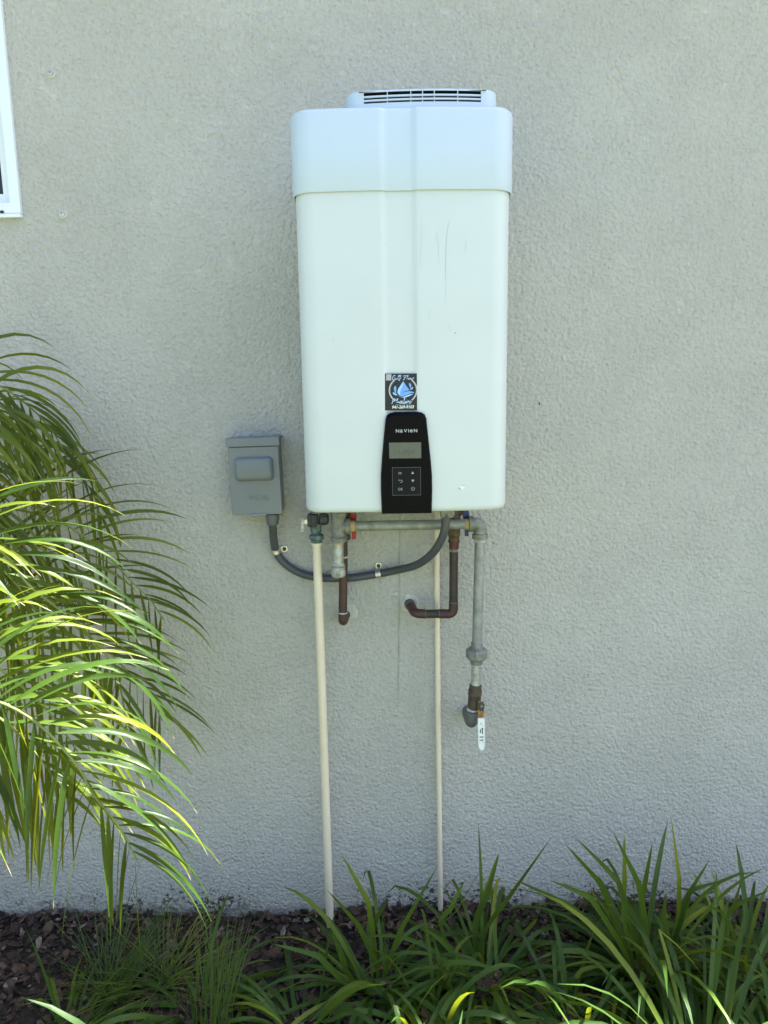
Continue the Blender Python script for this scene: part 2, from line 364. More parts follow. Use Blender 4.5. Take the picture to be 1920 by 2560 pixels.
def loft(levels, **kw): return [[p+V(0, 0, z) for p in profile(i, **kw)] for i, z in levels]
heater = empty('water_heater', (CX, -.2, 1.236))
tag(heater, 'white tankless water heater hung on the stucco wall with black control panel', 'water heater')
zb = 1.234
body = MB().rings(loft([(.016, zb+.0005), (.009, zb+.001), (.004, zb+.0035), (.0012, zb+.008), (0, zb+.014), (0, 1.5), (0, 1.7), (0, 1.905)])).build('body', body_paint, heater, 50)
MB().rings(loft([(-.0015, 1.879), (-.0042, 1.8765), (-.0056, 1.879), (-.0056, 1.95), (-.0056, 2.020), (-.004, 2.0255), (.000, 2.0290), (.006, 2.0305), (.03, 2.031)]), cap0=False).build('top_cover', cover_plastic, heater, 50)
MB().box((CX-.17, -.04, 1.26), (CX+.17, -.002, 1.98)).build('wall_bracket', gal, heater, 0, .002)
# vent cap with louvre grille
vcx, vhw, vyf = .088, .150, -.338
def vfront(x): return vyf+.012*((x-vcx)/vhw)**2
def vprof(inset=0):
    x0, x1 = vcx-vhw+inset, vcx+vhw-inset; r = .032; pts = [V(x0, -.12, 0)]
    for k in range(9): a = math.pi/2*k/8; pts.append(V(x0+r-r*math.cos(a), vfront(x0+r)+inset+r-r*math.sin(a), 0))
    gx = GX
    for a, b in zip(gx[:-1], gx[1:]):
        for k in range(5): x = a+(b-a)*k/4; pts.append(V(x, vfront(x)+inset, 0))
    for k in range(9): a = math.pi/2*(1-k/8); pts.append(V(x1-r+r*math.cos(a), vfront(x1-r)+inset+r-r*math.sin(a), 0))
    return pts+[V(x1, -.12, 0)]
g0, g1 = -.0262, .2035; u = (g1-g0)/10
GX = [g0, g0+2*u, g0+4*u, g0+5*u, g0+6*u, g0+8*u, g1]
zl = [2.02, 2.0455, 2.0652]
pr = vprof(); n = len(pr); gi = [i for i, p in enumerate(pr) if g0-1e-6 <= p.x <= g1+1e-6 and p.y < vyf+.02]
mbv = MB(); rows = [(0, zl[0]), (0, zl[1]), (0, zl[2]), (0, 2.0672), (.002, 2.0695), (.006, 2.0705), (.03, 2.071)]
pv = [[p+V(0, 0, z) for p in vprof(i)] for i, z in rows]
vs = [q for r in pv for q in r]; fs = []
for a in range(len(rows)-1):
    for j in range(n-1):
        if a == 1 and gi[0] <= j < gi[-1]: continue
        fs.append((a*n+j, a*n+j+1, (a+1)*n+j+1, (a+1)*n+j))
fs.append(tuple((len(rows)-1)*n+j for j in range(n)))
cap = mbv.add(vs, fs).build('vent_cap', cover_plastic, heater, 50)
inner = MB(); ip = [p for p in vprof(.016)]; inner.rings([[p+V(0, 0, z) for p in ip] for z in (2.03, 2.0665)], False, False, False)
inner.add([V(g0-.01, vyf+.004, 2.0663), V(g1+.01, vyf+.004, 2.0663), V(g1+.01, vyf+.05, 2.0663), V(g0-.01, vyf+.05, 2.0663)], [(0, 1, 2, 3)])
inner.build('vent_interior', dark_inside, cap, 0)
def vstrip(x0, x1, z0, z1, y0, y1, n=12):
    rs = []
    for k in range(n+1):
        x = x0+(x1-x0)*k/n; f = vfront(x); rs.append([V(x, f+y0, z0), V(x, f+y0, z1), V(x, f+y1, z1), V(x, f+y1, z0)])
    return MB().rings(rs)
for z in (2.0511, 2.0581): vstrip(g0-.001, g1+.001, z-.0016, z+.0016, .0008, .0045).build('slat', cover_plastic, cap, 30)
for x in GX[1:-1]: vstrip(x-.0008, x+.0008, 2.045, 2.0656, .0002, .008, 2).build('grille_bar', cover_plastic, cap, 30)
# scuffs and scratches on the body, the way something dragged along it
scuff = mat('grey_scuff', (.46, .51, .515), .5); scuff2 = mat('faint_scuff', (.505, .565, .57), .5)
def scratch(pts, wd, m, name='scuff_mark'):
    mbx = MB(); ps = spline(pts, 16); vs = []
    for i, (x, z) in enumerate([(p.x, p.z) for p in ps]):
        ww = wd*math.sin(math.pi*(i+.3)/16.6); y = front_y(x)-.00025; vs += [V(x-ww, y, z), V(x+ww, y, z)]
    mbx.add(vs, [(2*i, 2*i+1, 2*i+3, 2*i+2) for i in range(16)]).build(name, m, body, 0)
scratch([(.141, 0, 1.826), (.134, 0, 1.795), (.131, 0, 1.73), (.132, 0, 1.70)], .0009, scuff)
scratch([(.131, 0, 1.70), (.132, 0, 1.66)], .0005, scuff2)
scratch([(.084, 0, 1.835), (.083, 0, 1.78), (.079, 0, 1.73)], .0007, scuff2)
scratch([(.113, 0, 1.80), (.114, 0, 1.775)], .0006, scuff2); scratch([(.172, 0, 1.785), (.171, 0, 1.755)], .0008, scuff2); scratch([(.117, 0, 1.79), (.117, 0, 1.74)], .0005, scuff2)
scratch([(.135, 0, 1.625), (.138, 0, 1.612), (.150, 0, 1.60)], .0006, scuff2); scratch([(.150, 0, 1.604), (.1515, 0, 1.6015)], .0011, mat('dark_nick', (.12, .13, .13), .6), 'nick')
scratch([(.012, 0, 1.7775), (.013, 0, 1.7765)], .0011, mat('dark_nick_b', (.14, .15, .15), .6), 'nick')
scratch([(.10, 0, 1.652), (.098, 0, 1.63)], .0008, scuff2); scratch([(-.095, 0, 1.60), (-.10, 0, 1.585)], .0012, scuff2); scratch([(-.11, 0, 1.646), (-.12, 0, 1.64)], .0007, scuff2); scratch([(-.135, 0, 1.318), (-.12, 0, 1.322)], .0006, scuff2)
# torn remnant of a hologram label
yh = front_y(.165)-.0006
hl = MB().add([V(.158, yh, 1.2815), V(.168, yh, 1.281), V(.1735, yh-.002, 1.2895), V(.160, yh, 1.289)], [(0, 1, 2, 3)]).build('torn_label', mat('silver_label', (.72, .78, .80), .25, .3), heater, 0)
MB().add([V(.1585, yh-.0004, 1.282), V(.165, yh-.0004, 1.2822), V(.159, yh-.0004, 1.286)], [(0, 1, 2)]).build('label_print', blue_c, hl, 0)
# sticker
YS = -.3590
stk = MB().rings([[V(x, y, z) for x, z in ((.0055, 1.4493), (.0793, 1.4485), (.0806, 1.5230), (.0068, 1.5240))] for y in (YS, YS+.0012)]).build('sticker', sticker_black, heater, 0)
stk['label'] = 'square black plumbing sticker with blue droplet emblem'
def flat(name, pts, m, y, parent): return MB().add([V(x, y, z) for x, z in pts], [tuple(range(len(pts)))]).build(name, m, parent, 0)
sx0, sz0, ss = .0062, 1.4490, .0742/500          # emblem drawn in a 500 x 510 field
def S(x, y): return (sx0+(x+(510-y)*.0)*ss, sz0+(510-y)*ss)
def spl2(pts, n=40, closed=True):
    q = [V(x, 0, y) for x, y in pts]
    if closed: q = q+[q[0]]
    return [(p.x, p.z) for p in spline(q, n)]
flat('blank_patch', [S(14, 98), S(88, 100), S(92, 14), S(20, 12)], mat('grey_patch', (.38, .38, .38), .5), YS-.0003, stk)
ringm = MB()
for ra, rb in ((197, 190), (184, 180)):
    for a0, a1 in ((-52, 52), (128, 232), (72, 108)):
        k = 30; vs = []
        for i in range(k+1):
            a = math.radians(a0+(a1-a0)*i/k)
            for r in (ra, rb): x, z = S(250+r*math.cos(a), 235+r*.93*math.sin(a)); vs.append(V(x, YS-.0003, z))
        ringm.add(vs, [(2*i, 2*i+1, 2*i+3, 2*i+2) for i in range(k)])
ringm.build('ring', print_white, stk, 0)
flat('droplet', [S(*p) for p in [(255, 112), (290, 170), (325, 215), (338, 237), (290, 245), (250, 262), (215, 300), (195, 305), (172, 270), (180, 220), (215, 170)]], blue_a, YS-.0003, stk)
flat('droplet_highlight', [S(*p) for p in [(255, 112), (248, 170), (215, 235), (200, 303), (180, 285), (172, 255), (183, 215), (215, 170)]], blue_b, YS-.0005, stk)
flat('wave', [S(*p) for p in spl2([(190, 318), (250, 268), (320, 250), (370, 255), (405, 272), (350, 282), (300, 300), (240, 318)], 40)], blue_a, YS-.0005, stk)
flat('wave', [S(*p) for p in spl2([(210, 328), (260, 322), (320, 300), (390, 288), (330, 318), (270, 335)], 36)], blue_b, YS-.0005, stk)
for pts, m in (([(155, 285), (130, 250), (122, 210), (135, 178), (155, 185), (155, 230)], blue_a), ([(175, 305), (140, 300), (110, 280), (112, 262), (140, 275)], blue_b),
               ([(352, 215), (338, 180), (330, 150), (345, 138), (362, 160), (362, 190)], blue_a), ([(345, 232), (365, 210), (385, 192), (385, 210), (365, 228)], blue_b)):
    flat('splash', [S(*p) for p in spl2(pts, 24)], m, YS-.0004, stk)
def strokes(name, polys, m, y, parent, wd):
    mbx = MB()
    for pl in polys:
        ps = spline([V(S(*p)[0], 0, S(*p)[1]) for p in pl], max(6, 5*len(pl))); vs = []
        for i, p in enumerate(ps):
            d = (ps[min(i+1, len(ps)-1)]-ps[max(i-1, 0)]).normalized(); nn = V(-d.z, 0, d.x)*wd*(.75+.45*abs(d.z))
            vs += [p+nn+V(0, y, 0), p-nn+V(0, y, 0)]
        mbx.add(vs, [(2*i, 2*i+1, 2*i+3, 2*i+2) for i in range(len(ps)-1)])
    return mbx.build(name, m, parent, 0)
gulf = [[(146, 42), (132, 30), (112, 50), (104, 78), (116, 92), (136, 84), (142, 66), (128, 66)], [(146, 66), (143, 84), (152, 90), (164, 72), (168, 64)], [(168, 64), (165, 84), (174, 88)],
        [(176, 80), (196, 46), (200, 30), (190, 36), (184, 78), (192, 88)], [(198, 82), (216, 50), (222, 32), (212, 38), (206, 80), (200, 104), (194, 96), (214, 74), (228, 70)]]
flow = [[(246, 44), (270, 38), (312, 36)], [(282, 40), (272, 70), (262, 94), (252, 90)], [(262, 66), (292, 64)], [(300, 82), (316, 50), (322, 34), (312, 40), (304, 78), (310, 88)],
        [(334, 68), (322, 78), (328, 90), (342, 82), (340, 70), (332, 68), (352, 72)], [(356, 66), (352, 84), (362, 88), (374, 70)], [(374, 70), (372, 86), (384, 86), (396, 66), (402, 74)]]
plum = [[(104, 362), (98, 400), (92, 416), (88, 408)], [(96, 372), (118, 350), (136, 358), (132, 378), (108, 386)], [(146, 398), (164, 366), (168, 350), (158, 356), (150, 394), (158, 404)], [(172, 384), (168, 402), (178, 404), (190, 384)], [(190, 384), (188, 404)],
        [(200, 404), (204, 384), (212, 384), (212, 404), (222, 384), (230, 386), (228, 404)], [(240, 402), (258, 352), (262, 340), (252, 346), (244, 400), (256, 404), (264, 390), (256, 382)], [(278, 382), (276, 402), (284, 402)], [(283, 366), (285, 369)],
        [(294, 402), (298, 382), (306, 382), (306, 402)], [(334, 384), (322, 386), (318, 400), (328, 402), (336, 384), (332, 408), (322, 418), (316, 410), (352, 390)]]
strokes('lettering', gulf+flow, script_blue, YS-.0006, stk, .00055); strokes('lettering', [[(x*1.08-6, y) for x, y in p] for p in plum], script_blue, YS-.0006, stk, .0006)
strokes('tagline_lettering', [[(145, 432), (165, 426), (158, 436), (180, 428), (190, 434), (225, 430)], [(245, 436), (262, 430), (275, 436)], [(290, 432), (302, 426), (296, 438), (330, 432), (362, 428)]], print_grey, YS-.0005, stk, .0003)
text('941-269-9103', .0086, print_white, stk, (.0422, YS-.0003, 1.4528), 'phone_number', shear=.25, sx=.94, ext=.0001, off=.0002)
# control panel
YP = -.3685
def outline(dx, top, bot):
    R_ = [(.0225, 0), (.0335, -.002), (.0395, -.0065), (.0425, -.014), (.0462, -.05), (.0505, -.09), (.0535, -.125), (.0540, -.155), (.0532, -.185), (.0525, -.2045)]
    c = .0480; sc = (top-bot)/(.2045)
    rr = [(c+x-dx, top+z*sc) for x, z in R_]; ll = [(c-x+dx+(.001 if z > -.05 else 0), top+z*sc) for x, z in R_]
    return rr[::-1]+ll
pa, pb, pc = outline(0, 1.4460, 1.2335), outline(.0006, 1.4452, 1.2340), outline(.0018, 1.4385, 1.2435)
cp = MB().rings([[V(x, YF+.02, z) for x, z in pa], [V(x, YP+.0040, z) for x, z in pa], [V(x, YP+.0032, z) for x, z in pb], [V(x, YP, z) for x, z in pc]]).build('control_panel', black_gloss, heater, 25)
cp['label'] = 'glossy black control panel with display and touch keys'
def quad(name, pts, m, y, d, parent, bev=0): return MB().rings([[V(x, y, z) for x, z in pts], [V(x, y+d, z) for x, z in pts]]).build(name, m, parent, 0, bev)
dsp = quad('display', [(.0128, 1.3505), (.0792, 1.3500), (.0792, 1.3832), (.0125, 1.3835)], lcd, YP-.0009, .001, cp, .0004)
seg = [[(.0300, 1.3535), (.0303, 1.3665)]]
def lbar(x, z, w_, h_): flat('digit_segment', [(x, z), (x+w_, z), (x+w_, z+h_), (x, z+h_)], lcd_ink, YP-.00105, dsp)
lbar(.0335, 1.3575, .0013, .0105)
for x in (.0415, .0490): lbar(x, 1.3575, .0052, .0012); lbar(x, 1.3623, .0052, .0012); lbar(x, 1.3670, .0052, .0012)
lbar(.0461, 1.3624, .0012, .0055); lbar(.0405, 1.3576, .0012, .0055); lbar(.0482, 1.3624, .0012, .0055); lbar(.0536, 1.3576, .0012, .0055); lbar(.0600, 1.3590, .0011, .0085); lbar(.0612, 1.3662, .0045, .0011); lbar(.0612, 1.3622, .0035, .0011)
kp = quad('keypad_film', [(.0188, 1.2735), (.0776, 1.2730), (.0773, 1.3315), (.0186, 1.3312)], film, YP-.0007, .0009, cp, .0005)
edge = MB(); mitred(edge, .0183, .0779, 1.2728, 1.3318, .0008, YP-.0010, YP); edge.build('film_edge', mat('film_edge_grey', (.07, .075, .08), .35), kp, 0)
yk = YP-.0011
text('M', .0082, key_ink, kp, (.0345, yk, 1.3165), 'key_symbol', ext=.0001); text('OK', .0082, key_ink, kp, (.0350, yk, 1.2833), 'key_symbol', ext=.0001, sx=.85)
flat('key_symbol', [(.0578, 1.3178), (.0642, 1.3178), (.0610, 1.3232)], key_ink, yk, kp); flat('key_symbol', [(.0580, 1.3056), (.0645, 1.3056), (.0612, 1.3002)], key_ink, yk, kp)
def arcs(name, polys, wd, m, y, parent):
    mbx = MB()
    for ps in polys:
        vs = []
        for i, (x, z) in enumerate(ps):
            ax, az = ps[max(i-1, 0)]; bx, bz = ps[min(i+1, len(ps)-1)]; l = math.hypot(bx-ax, bz-az); nx_, nz_ = -(bz-az)/l*wd, (bx-ax)/l*wd
            vs += [V(x+nx_, y, z+nz_), V(x-nx_, y, z-nz_)]
        mbx.add(vs, [(2*i, 2*i+1, 2*i+3, 2*i+2) for i in range(len(ps)-1)])
    return mbx.build(name, m, parent, 0)
arcs('key_symbol', [[(.0325, 1.3050)]+[(.0372+.0023*math.sin(a), 1.3027+.0023*math.cos(a)) for a in [math.pi*k/10 for k in range(11)]]+[(.0345, 1.3004)]], .00042, key_ink, yk, kp)
flat('key_symbol', [(.0308, 1.3050), (.0332, 1.3064), (.0332, 1.3036)], key_ink, yk, kp)
arcs('key_symbol', [[(.0613+.0034*math.sin(a), 1.2865+.0034*math.cos(a)) for a in [math.radians(35+290*k/20) for k in range(21)]], [(.0613, 1.2868), (.0613, 1.2908)]], .00042, key_ink, yk, kp)
lx = .0265
for ch, wd, yy in (('N', .0098, .0094), ('a', .0088, .0122), ('V', .0088, .0094), ('I', .0038, .0094), ('e', .0088, .0122), ('N', .0098, .0094)):
    text(ch, yy, print_grey if False else mat('silver_print_'+ch, (.45, .46, .48), .4), cp, (lx, YP-.0002, 1.4040), 'brand_lettering', align='LEFT', sx=1.12, ext=.0001, off=.00012); lx += wd*.93
# bottom connections that belong to the heater: conduit hub and nipples
for x, y, r in ((-.114, -.09, .018), (.1785, -.062, .015), (-.1725, -.078, .013)): MB().lathe((x, y, 1.25), (0, 0, -1), [(0, r), (.02, r), (.022, r*.9), (.06, r*.9)], 16).build('connection_stub', gal_dark, heater)

# ------------------------------------------------------------------ gas pipe
gas = empty('gas_pipe', (.23, -.09, .64))
tag(gas, 'grey galvanised gas pipe under the heater with a dark shutoff valve and white lever', 'gas pipe')
GY = -.09
MB().lathe((-.1145, GY, 1.23), (-.0, 0, -1), [(0, .0130), (.035, .0130), (.037, .0185), (.046, .0195), (.049, .0180), (.052, .0178), (.098, .0178), (.101, .0200), (.111, .0200), (.1125, .0175), (.1126, .0135)], 28).lathe((-.1145, GY, 1.157), (1, 0, 0), [(0, .0165), (.017, .0165), (.0185, .0195), (.0285, .0195), (.030, .0165)], 28).build('tee', gal_dark, gas)
MB().lathe((-.0860, GY, 1.157), (1, 0, 0), [(0, .0142), (.010, .0142), (.012, .0128)], 24).build('thread_sealant', sealant, gas)
MB().lathe((-.1165, GY, 1.1178), (0, 0, -1), [(0, .0138), (.006, .0136)], 24).build('thread_sealant', sealant, gas)
MB().lathe((.2035, GY, 1.1575), (1, 0, 0), [(0, .0128), (.001, .0140), (.010, .0140)], 24).build('thread_sealant', sealant, gas)
MB().lathe((-.076, GY, 1.1571), (.282, 0, .0005), [(0, .0128), (.284, .0128)], 28).build('horizontal_pipe', gal, gas)
MB().lathe((-.1168, GY, 1.1125), (-.02, 0, -1), [(0, .0132), (.058, .0132)], 24).build('nipple', gal_light, gas)
capm = MB().lathe((-.1182, GY, 1.0560), (0, 0, -1), [(0, .0150), (.003, .0185), (.006, .0178), (.012, .0178), (.013, .0186), (.022, .0184), (.027, .0170), (.0305, .0125)], 28).build('drip_cap', gal_light, gas)
MB().lathe((-.1180, GY-.0172, 1.0350), (0, -1, 0), [(0, .0068), (.0018, .0060)], 4, ph=0).build('cast_mark', gal_dark, capm, 0)
MB().lathe((-.1172, GY, 1.0565), (0, 0, 1), [(0, .0155), (.004, .0142), (.006, .0133)], 20).build('pipe_dope', white_sealant, gas)
MB().lathe((.2408, GY, 1.1192), (0, 0, -1), [(0, .0142), (.006, .0138), (.008, .0129)], 20).build('pipe_dope', white_sealant, gas)
MB().lathe((.2335, GY, .7905), (0, 0, -1), [(0, .0142), (.005, .0138), (.006, .0128)], 20).build('pipe_dope', white_sealant, gas)
MB().lathe((.2250, GY, .6655), (-.15, 0, -1), [(0, .0150), (.012, .0150)], 20).build('pipe_dope', white_sealant, gas)
el = fillet([(.2130, GY, 1.1575), (.2415, GY, 1.1575), (.2410, GY, 1.1260)], .026, 10)
elb = MB().tube(el, .0165, 26).lathe((.2125, GY, 1.1575), (1, 0, 0), [(0, .0165), (.0005, .0200), (.011, .0200), (.0125, .0165)], 28).lathe((.2410, GY, 1.1330), (0, 0, -1), [(0, .0165), (.0015, .0200), (.013, .0200), (.0145, .0160)], 28).build('elbow', gal_dark, gas)
MB().lathe((.2408, GY, 1.118), (-.0058, 0, -.277), [(0, .0129), (.281, .0129)], 28).build('drop_pipe', gal, gas)
un = MB().lathe((.2350, GY, .8465), (0, 0, -1), [(0, .0140), (.002, .0160), (.019, .0160), (.0195, .0150)], 8, ph=.4).lathe((.2345, GY, .8315), (0, 0, -1), [(0, .0180), (.004, .0265), (.007, .0282), (.025, .0282), (.028, .0265), (.033, .0190)], 8, ph=.2).lathe((.2340, GY, .7995), (0, 0, -1), [(0, .0168), (.010, .0168), (.0125, .0145)], 8, ph=.4).build('union', gal_dark, gas, 20, .0012)
MB().lathe((.2338, GY, .788), (-.0018, 0, -.055), [(0, .0128), (.057, .0128)], 24).build('nipple', gal_light, gas)
vd = V(-.07, 0, -1).normalized()
vb = MB().lathe((.2322, GY, .7310), vd, [(0, .0138), (.001, .0158), (.013, .0158), (.0145, .0178), (.027, .0182), (.029, .0170), (.050, .0165), (.060, .0172), (.066, .0160)], 24).build('valve_body', iron, gas, 30)
MB().lathe((.2425, GY-.010, .6760), (.05, -1, .0), [(0, .0095), (.012, .0095), (.0125, .0075), (.020, .0070)], 16).build('valve_stem', iron, vb)
def plate(name, out, y0, th, m, parent, bev=.0005):
    return MB().rings([[V(x, y0+dy, z) for x, z, dy in out], [V(x, y0+dy+th, z) for x, z, dy in out]]).build(name, m, parent, 0, bev)
YL = GY-.0270
lev = plate('lever', [(.2352, 0.6950, 0), (.2395, 0.6968, 0), (.2450, 0.6968, 0), (.2498, 0.6940, 0), (.2500, 0.6750, 0), (.2502, 0.6530, -.004), (.2345, 0.6530, -.004), (.2343, 0.6750, 0)], YL, .0028, rust, vb)
MB().lathe((.2432, YL+.003, 0.6855), (0, -1, 0), [(0, .0098), (.0032, .0098), (.0034, .0080), (.008, .0080)], 6).build('lever_nut', iron, lev, 20, .0006)
MB().lathe((.2432, YL-.0048, 0.6855), (0, -1, 0), [(0, .0035), (.003, .0032)], 10).build('lever_bolt', gal_dark, lev)
MB().lathe((.2440, YL-.0022, 0.6690), (0, -1, 0), [(0, .0016), (.0012, .0012)], 8).build('rivet', steel, lev)
grip = plate('grip', [(.2340, 0.6520, -.004), (.2340, 0.5880, -.012), (.2358, 0.5720, -.0125), (.2405, 0.5660, -.0125), (.2470, 0.5660, -.0125), (.2512, 0.5715, -.0125), (.2525, 0.5880, -.012), (.2520, 0.6505, -.006), (.2508, 0.6520, -.004)], YL-.0012, .0052, white_grip, lev, .0016)
def gy(z): t = min(1, max(0, (0.6520-z)/.07)); return YL-.0012-.004-.008*t-.0004
for k, z in enumerate((0.6392, 0.6360, 0.6328)): arcs('grip_print', [[(.2400+(.001 if k else 0), z), (.2482, z)]], .0007, ink, gy(z), grip)
arcs('grip_print', [[(.2458, 0.6278), (.2440, 0.6260)], [(.2475, 0.6260), (.2452, 0.6250), (.2455, 0.6125), (.2460, 0.6110)], [(.2407, 0.6240), (.2405, 0.6135)]], .0011, ink, gy(0.6200)-.001, grip)
for z in (0.6032, 0.5950): arcs('grip_print', [[(.2375, z), (.2480, z+.0003)]], .0011, ink, gy(z)-.0006, grip)
arcs('grip_print', [[(.2380, 0.5895), (.2395, 0.5885)], [(.2465, 0.5885), (.2480, 0.5895)]], .0007, ink, gy(0.5890)-.0006, grip)
e2 = fillet([(.2238, GY, .6600), (.2222, GY, .6240), (.2222, -.02, .6180)], .026, 10)
MB().tube(e2, .0168, 24).lathe((.2238, GY, .6585), (-.07, 0, -1), [(0, .0170), (.001, .0195), (.013, .0195), (.0145, .0175)], 24).lathe((.2222, -.03, .6188), (0, 1, 0), [(0, .0128), (.05, .0128)], 20).build('lower_elbow', grey_paint_metal, gas)

# ------------------------------------------------------------------ hot and cold water pipes
hot = empty('hot_water_pipe', (-.108, -.055, .9))
tag(hot, 'brown copper hot water pipe with red valve handle behind the gas tee', 'water pipe')
MB().tube(fillet([(-.1045, -.055, 1.205), (-.1070, -.055, 1.06), (-.1120, -.055, .9200)], .05), .0112, 20).build('riser', brown_pipe, hot)
MB().tube(fillet([(-.1120, -.055, .9200), (-.1122, -.055, .8950), (-.1065, .005, .8990)], .024, 9), .0122, 20).build('elbow', brown_pipe, hot)
MB().lathe((-.1120, -.055, .9225), (0, 0, -1), [(0, .0115), (.0005, .0126), (.003, .0126), (.0035, .0120)], 20).build('solder_ring', white_sealant, hot)
MB().lathe((-.1067, -.055, 1.0725), (0, 0, -1), [(0, .0115), (.0005, .0122), (.004, .0122), (.0045, .0115)], 20).build('solder_ring', white_sealant, hot)
hv = MB().lathe((-.1015, -.055, 1.225), (0, 0, -1), [(0, .0135), (.05, .0135), (.052, .0155), (.07, .0155), (.072, .013), (.09, .013), (.0915, .0145), (.108, .0145), (.11, .012)], 8).build('valve_body', brown_pipe, hot, 20)
MB().lathe((-.1015, -.055, 1.185), (1, 0, 0), [(0, .008), (.015, .008), (.016, .006), (.028, .006)], 12).build('valve_stem', brass, hv)
hh = MB().rings([[V(x, y, z) for x, z in ((-.0855, 1.1905), (-.0715, 1.1905), (-.0695, 1.1770), (-.0720, 1.1650), (-.0722, 1.1185), (-.0828, 1.1180), (-.0828, 1.1580), (-.0870, 1.1770))] for y in (-.066, -.0635)]).build('handle', red_vinyl, hv, 0, .0008)
cold = empty('cold_water_pipe', (.177, -.06, .91))
tag(cold, 'dark copper cold water pipe with blue valve handle, bent into the wall', 'water pipe')
MB().tube([(.1785, -.06, 1.2), (.1780, -.06, 1.09), (.1771, -.06, .9440)], .0112, 20).build('riser', dark_pipe, cold)
cv = MB().lathe((.1785, -.062, 1.225), (0, 0, -1), [(0, .0145), (.05, .0145), (.055, .0168), (.083, .0168), (.0845, .0160), (.100, .0160), (.1035, .0150), (.106, .0138), (.117, .0136)], 8).build('valve_body', brass, cold, 20)
MB().lathe((.1783, -.06, 1.1110), (0, 0, -1), [(0, .0135), (.0005, .0152), (.005, .0152), (.0055, .0130), (.022, .0126), (.0225, .0115)], 20).build('adapter', red_fit, cold)
MB().lathe((.1779, -.06, 1.0880), (0, 0, -1), [(0, .0127), (.002, .0124), (.007, .0116)], 20).build('sealant_collar', mat('pale_green_flux', (.30, .34, .31), .7, color2=(.12, .12, .10), scale=120), cold)
MB().lathe((.1785, -.062, 1.182), (1, 0, 0), [(0, .0085), (.017, .0085), (.018, .006), (.03, .006)], 12).build('valve_stem', brass, cv)
MB().rings([[V(x, y, z) for x, z in ((.1990, 1.1900), (.2145, 1.1900), (.2160, 1.1760), (.2145, 1.1580), (.2145, 1.1245), (.2130, 1.1225), (.2058, 1.1225), (.2045, 1.1245), (.2045, 1.1580), (.2000, 1.1740))] for y in (-.072, -.0695)]).build('handle', blue_vinyl, cv, 0, .0008)
MB().tube(fillet([(.1771, -.06, .9460), (.1771, -.06, .9140), (.1380, -.06, .9150)], .028, 9), .0121, 20).build('elbow', brown_pipe, cold)
MB().lathe((.1395, -.06, .9150), (-1, 0, 0), [(0, .0112), (.038, .0112)], 20).build('crosspipe', dark_pipe, cold)
MB().tube(fillet([(.1050, -.06, .9150), (.0760, -.06, .9170), (.0665, -.012, .9250)], .030, 9), .0122, 20).build('elbow', brown_pipe, cold)
_m = mat('solder_grey', (.16, .14, .13), .5, color2=(.07, .05, .045), scale=150)
MB().lathe((.1771, -.06, .9475), (0, 0, -1), [(0, .0113), (.0005, .0126), (.0025, .0126), (.003, .012)], 20).build('solder_ring', _m, cold)
MB().lathe((.1385, -.06, .915), (1, 0, 0), [(0, .0113), (.0004, .0125), (.0016, .0125), (.002, .012)], 20).build('solder_ring', _m, cold)
MB().lathe((.1045, -.06, .915), (-1, 0, 0), [(-.001, .0113), (.0004, .0125), (.0016, .0125), (.002, .012)], 20).build('solder_ring', _m, cold)
MB().lathe((.0672, -.018, .9240), (-.12, .9, .15), [(0, .0130), (.001, .0142), (.03, .0142)], 18).build('wall_sleeve', foam, cold)

# ------------------------------------------------------------------ relief valve and cream drain pipes
rv = empty('relief_valve', (-.1722, -.075, 1.12))
tag(rv, 'dark bronze relief valve with small test lever above left cream pipe', 'valve')
RY = -.075
MB().box((-.1930, RY-.020, 1.1560), (-.1670, RY+.018, 1.1885)).build('body', relief_grey, rv, 30, .005, 3)
MB().box((-.1905, RY-.0225, 1.1585), (-.1845, RY+.01, 1.1880)).box((-.1700, RY-.0225, 1.1600), (-.1665, RY+.01, 1.1885)).box((-.1805, RY-.0225, 1.1560), (-.1745, RY, 1.1880)).build('casting_rib', relief_grey, rv, 30, .002)
MB().lathe((-.1640, RY, 1.1735), (1, 0, 0), [(0, .0125), (.003, .0160), (.012, .0162), (.020, .0150), (.0235, .0110)], 8, ph=.39).build('spring_cap', relief_grey, rv, 20, .001)
MB().lathe((-.1735, RY, 1.1625), (0, 0, -1), [(0, .0150), (.012, .0152), (.020, .0140), (.024, .0118), (.030, .0118)], 20).build('outlet', patina, rv)
MB().lathe((-.1725, RY, 1.1360), (0, 0, -1), [(0, .0130), (.003, .0190), (.008, .0198), (.013, .0190), (.016, .0150), (.023, .0150)], 8, ph=.2).build('nut', patina, rv, 20, .001)
MB().box((-.2040, RY-.004, 1.1620), (-.1920, RY+.004, 1.1740)).build('lever_pin', steel, rv, 0, .001)
tl = MB().rings([[V(x, y, z) for x, z in ((-.2092, 1.1785), (-.2025, 1.1780), (-.2018, 1.1700), (-.2045, 1.1425), (-.2110, 1.1420), (-.2112, 1.1500))] for y in (RY-.0065, RY-.0045)]).build('test_lever', gal_light, rv, 0, .0006)
for x, z in ((-.2056, 1.1738), (-.2077, 1.1485)): MB().lathe((x, RY-.0062, z), (0, -1, 0), [(0, .0016), (.0006, .0016)], 8).build('lever_hole', screw_black, tl)
drain = empty('drain_pipe', (-.1707, -.045, .0))
tag(drain, 'long cream plastic pipe hanging from the bronze relief valve', 'drain pipe')
MB().lathe((-.1725, -.0745, 1.1190), (0, .0267, -1.07), [(0, .0140), (.006, .0140), (.0125, .0138), (.013, .0112), (1.13, .0112)], 24).build('pipe', cpvc, drain)
drain2 = empty('drain_pipe', (.145, -.020, .0))
tag(drain2, 'thinner cream plastic pipe running down behind the dark copper pipe', 'drain pipe')
